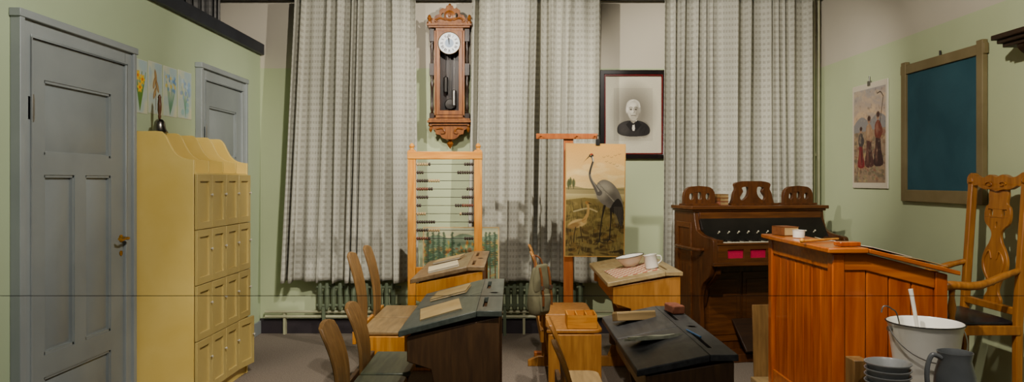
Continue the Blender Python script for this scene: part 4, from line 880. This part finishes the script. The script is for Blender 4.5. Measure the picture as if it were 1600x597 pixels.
t=thing('wire_hook','thin bent wire hook leaning in the bucket','hook',(1.655,2.95,BZ+.02)); b=MB(); b.tube(smooth([(-.07,-.02,0),(-.12,-.03,.285),(-.15,-.03,.335),(-.18,-.03,.345),(-.19,-.03,.32)],6),.003,8); b.obj('wire',M_steel,t)
proto=None
for i in range(6):
    t=thing('enamel_bowl','grey enamel bowl in a nested stack beside the bucket','bowl',(1.425,2.79,BZ+.0235*i),(0,0,.3*i),'stacked enamel bowls')
    if proto is None: proto=MB().lathe([(.055,0),(.06,.002),(.074,.045),(.083,.055),(.083,.058),(.079,.058),(.070,.045),(.056,.006),(.001,.004)],(0,0,0),(0,0,1),32).obj('bowl_body',M_enamelg,t)
    else: dup(proto,t)
t=thing('wooden_block','small brown wooden block beside the enamel bowls','block',(1.385,2.955,BZ)); b=MB(); b.box(-.03,.03,-.04,.04,0,.15); b.obj('block_body',M_oldZ,t,bev=.004)
t=thing('enamel_jug','grey enamel jug with a curved handle beside the bucket','jug',(1.625,2.70,BZ))
b=MB(); b.lathe([(.06,0),(.065,.004),(.073,.06),(.068,.15),(.054,.205),(.060,.235),(.057,.235),(.050,.205),(.063,.14),(.06,.01),(.001,.008)],(0,0,0),(0,0,1),32); b.obj('jug_body',M_enameld,t)
b=MB(); b.tube(smooth([(-.056,-.01,.215),(-.09,-.01,.225),(-.108,-.01,.17),(-.10,-.01,.09),(-.068,-.01,.06)],6),.009,10); b.obj('handle',M_enameld,t)
t=thing('glass_barrier_edge','top edge of the glass barrier, built as a thin wire on added posts','barrier',(0,1.2,0))  # wire stands in for the glass pane's top edge; unseen posts added
MB().cyl((-1.05,0,1.097),(1.05,0,1.097),.0005,seg=6).obj('wire',M_iron,t)
p0=MB().cyl((0,0,0),(0,0,1.12),.012,seg=12).obj('post',M_steel,t,loc=(-1.05,0,0)); dup(p0,t,(1.05,0,0))
# ------------------------------------------------------------ lights
def spot(loc,tgt,e,deg,col=(1,.93,.82),r=.03,blend=.5):
    l=bpy.data.lights.new('ceiling_spotlight','SPOT'); l.energy=e; l.spot_size=math.radians(deg); l.spot_blend=blend; l.color=col; l.shadow_soft_size=r
    o=bpy.data.objects.new('ceiling_spotlight',l); COL.objects.link(o); o.location=loc; d=Vector(tgt)-Vector(loc); o.rotation_euler=d.to_track_quat('-Z','Y').to_euler()
spot((1.5,3.6,2.92),(-.7,6.1,1.75),400,58,blend=.7)
spot((-1.5,3.6,2.92),(.4,6.1,1.75),360,58,blend=.7)
spot((.3,3.4,2.92),(1.9,6.1,1.75),310,56,blend=.7)
spot((-.2,3.0,2.92),(-1.5,6.1,1.7),230,58,blend=.7)
spot((.0,2.0,2.95),(-.4,3.9,.7),240,55,r=.03)
spot((.2,2.0,2.95),(-2.1,4.1,1.15),310,60,(1,.95,.87))
spot((.4,2.0,2.95),(2.3,4.2,1.1),290,62)
spot((.3,3.2,2.95),(.9,3.9,.5),200,60)
spot((-.3,4.5,2.95),(-.6,4.6,.3),150,50)
spot((1.5,1.6,2.95),(1.7,3.1,.6),110,46)
al=bpy.data.lights.new('added_fill_light','AREA'); al.energy=28; al.size=3; al.color=(1,.96,.9); ao=bpy.data.objects.new('added_fill_light',al); COL.objects.link(ao); ao.location=(0,1.2,2.9); ao.rotation_euler=(.5,0,0)  # soft area fill added to lift the whole room, not a real fixture
w=bpy.data.worlds.new('World'); SC.world=w; w.use_nodes=True; w.node_tree.nodes['Background'].inputs[0].default_value=(.8,.85,.9,1); w.node_tree.nodes['Background'].inputs[1].default_value=.07
# ------------------------------------------------------------ camera
cd=bpy.data.cameras.new('camera'); cam=bpy.data.objects.new('camera',cd); COL.objects.link(cam)
cam.location=(0,0,1.285); cam.rotation_euler=(pi/2,0,0); cd.sensor_width=36; cd.lens=25.875; cd.shift_y=-.0103; cd.clip_start=.05
SC.camera=cam
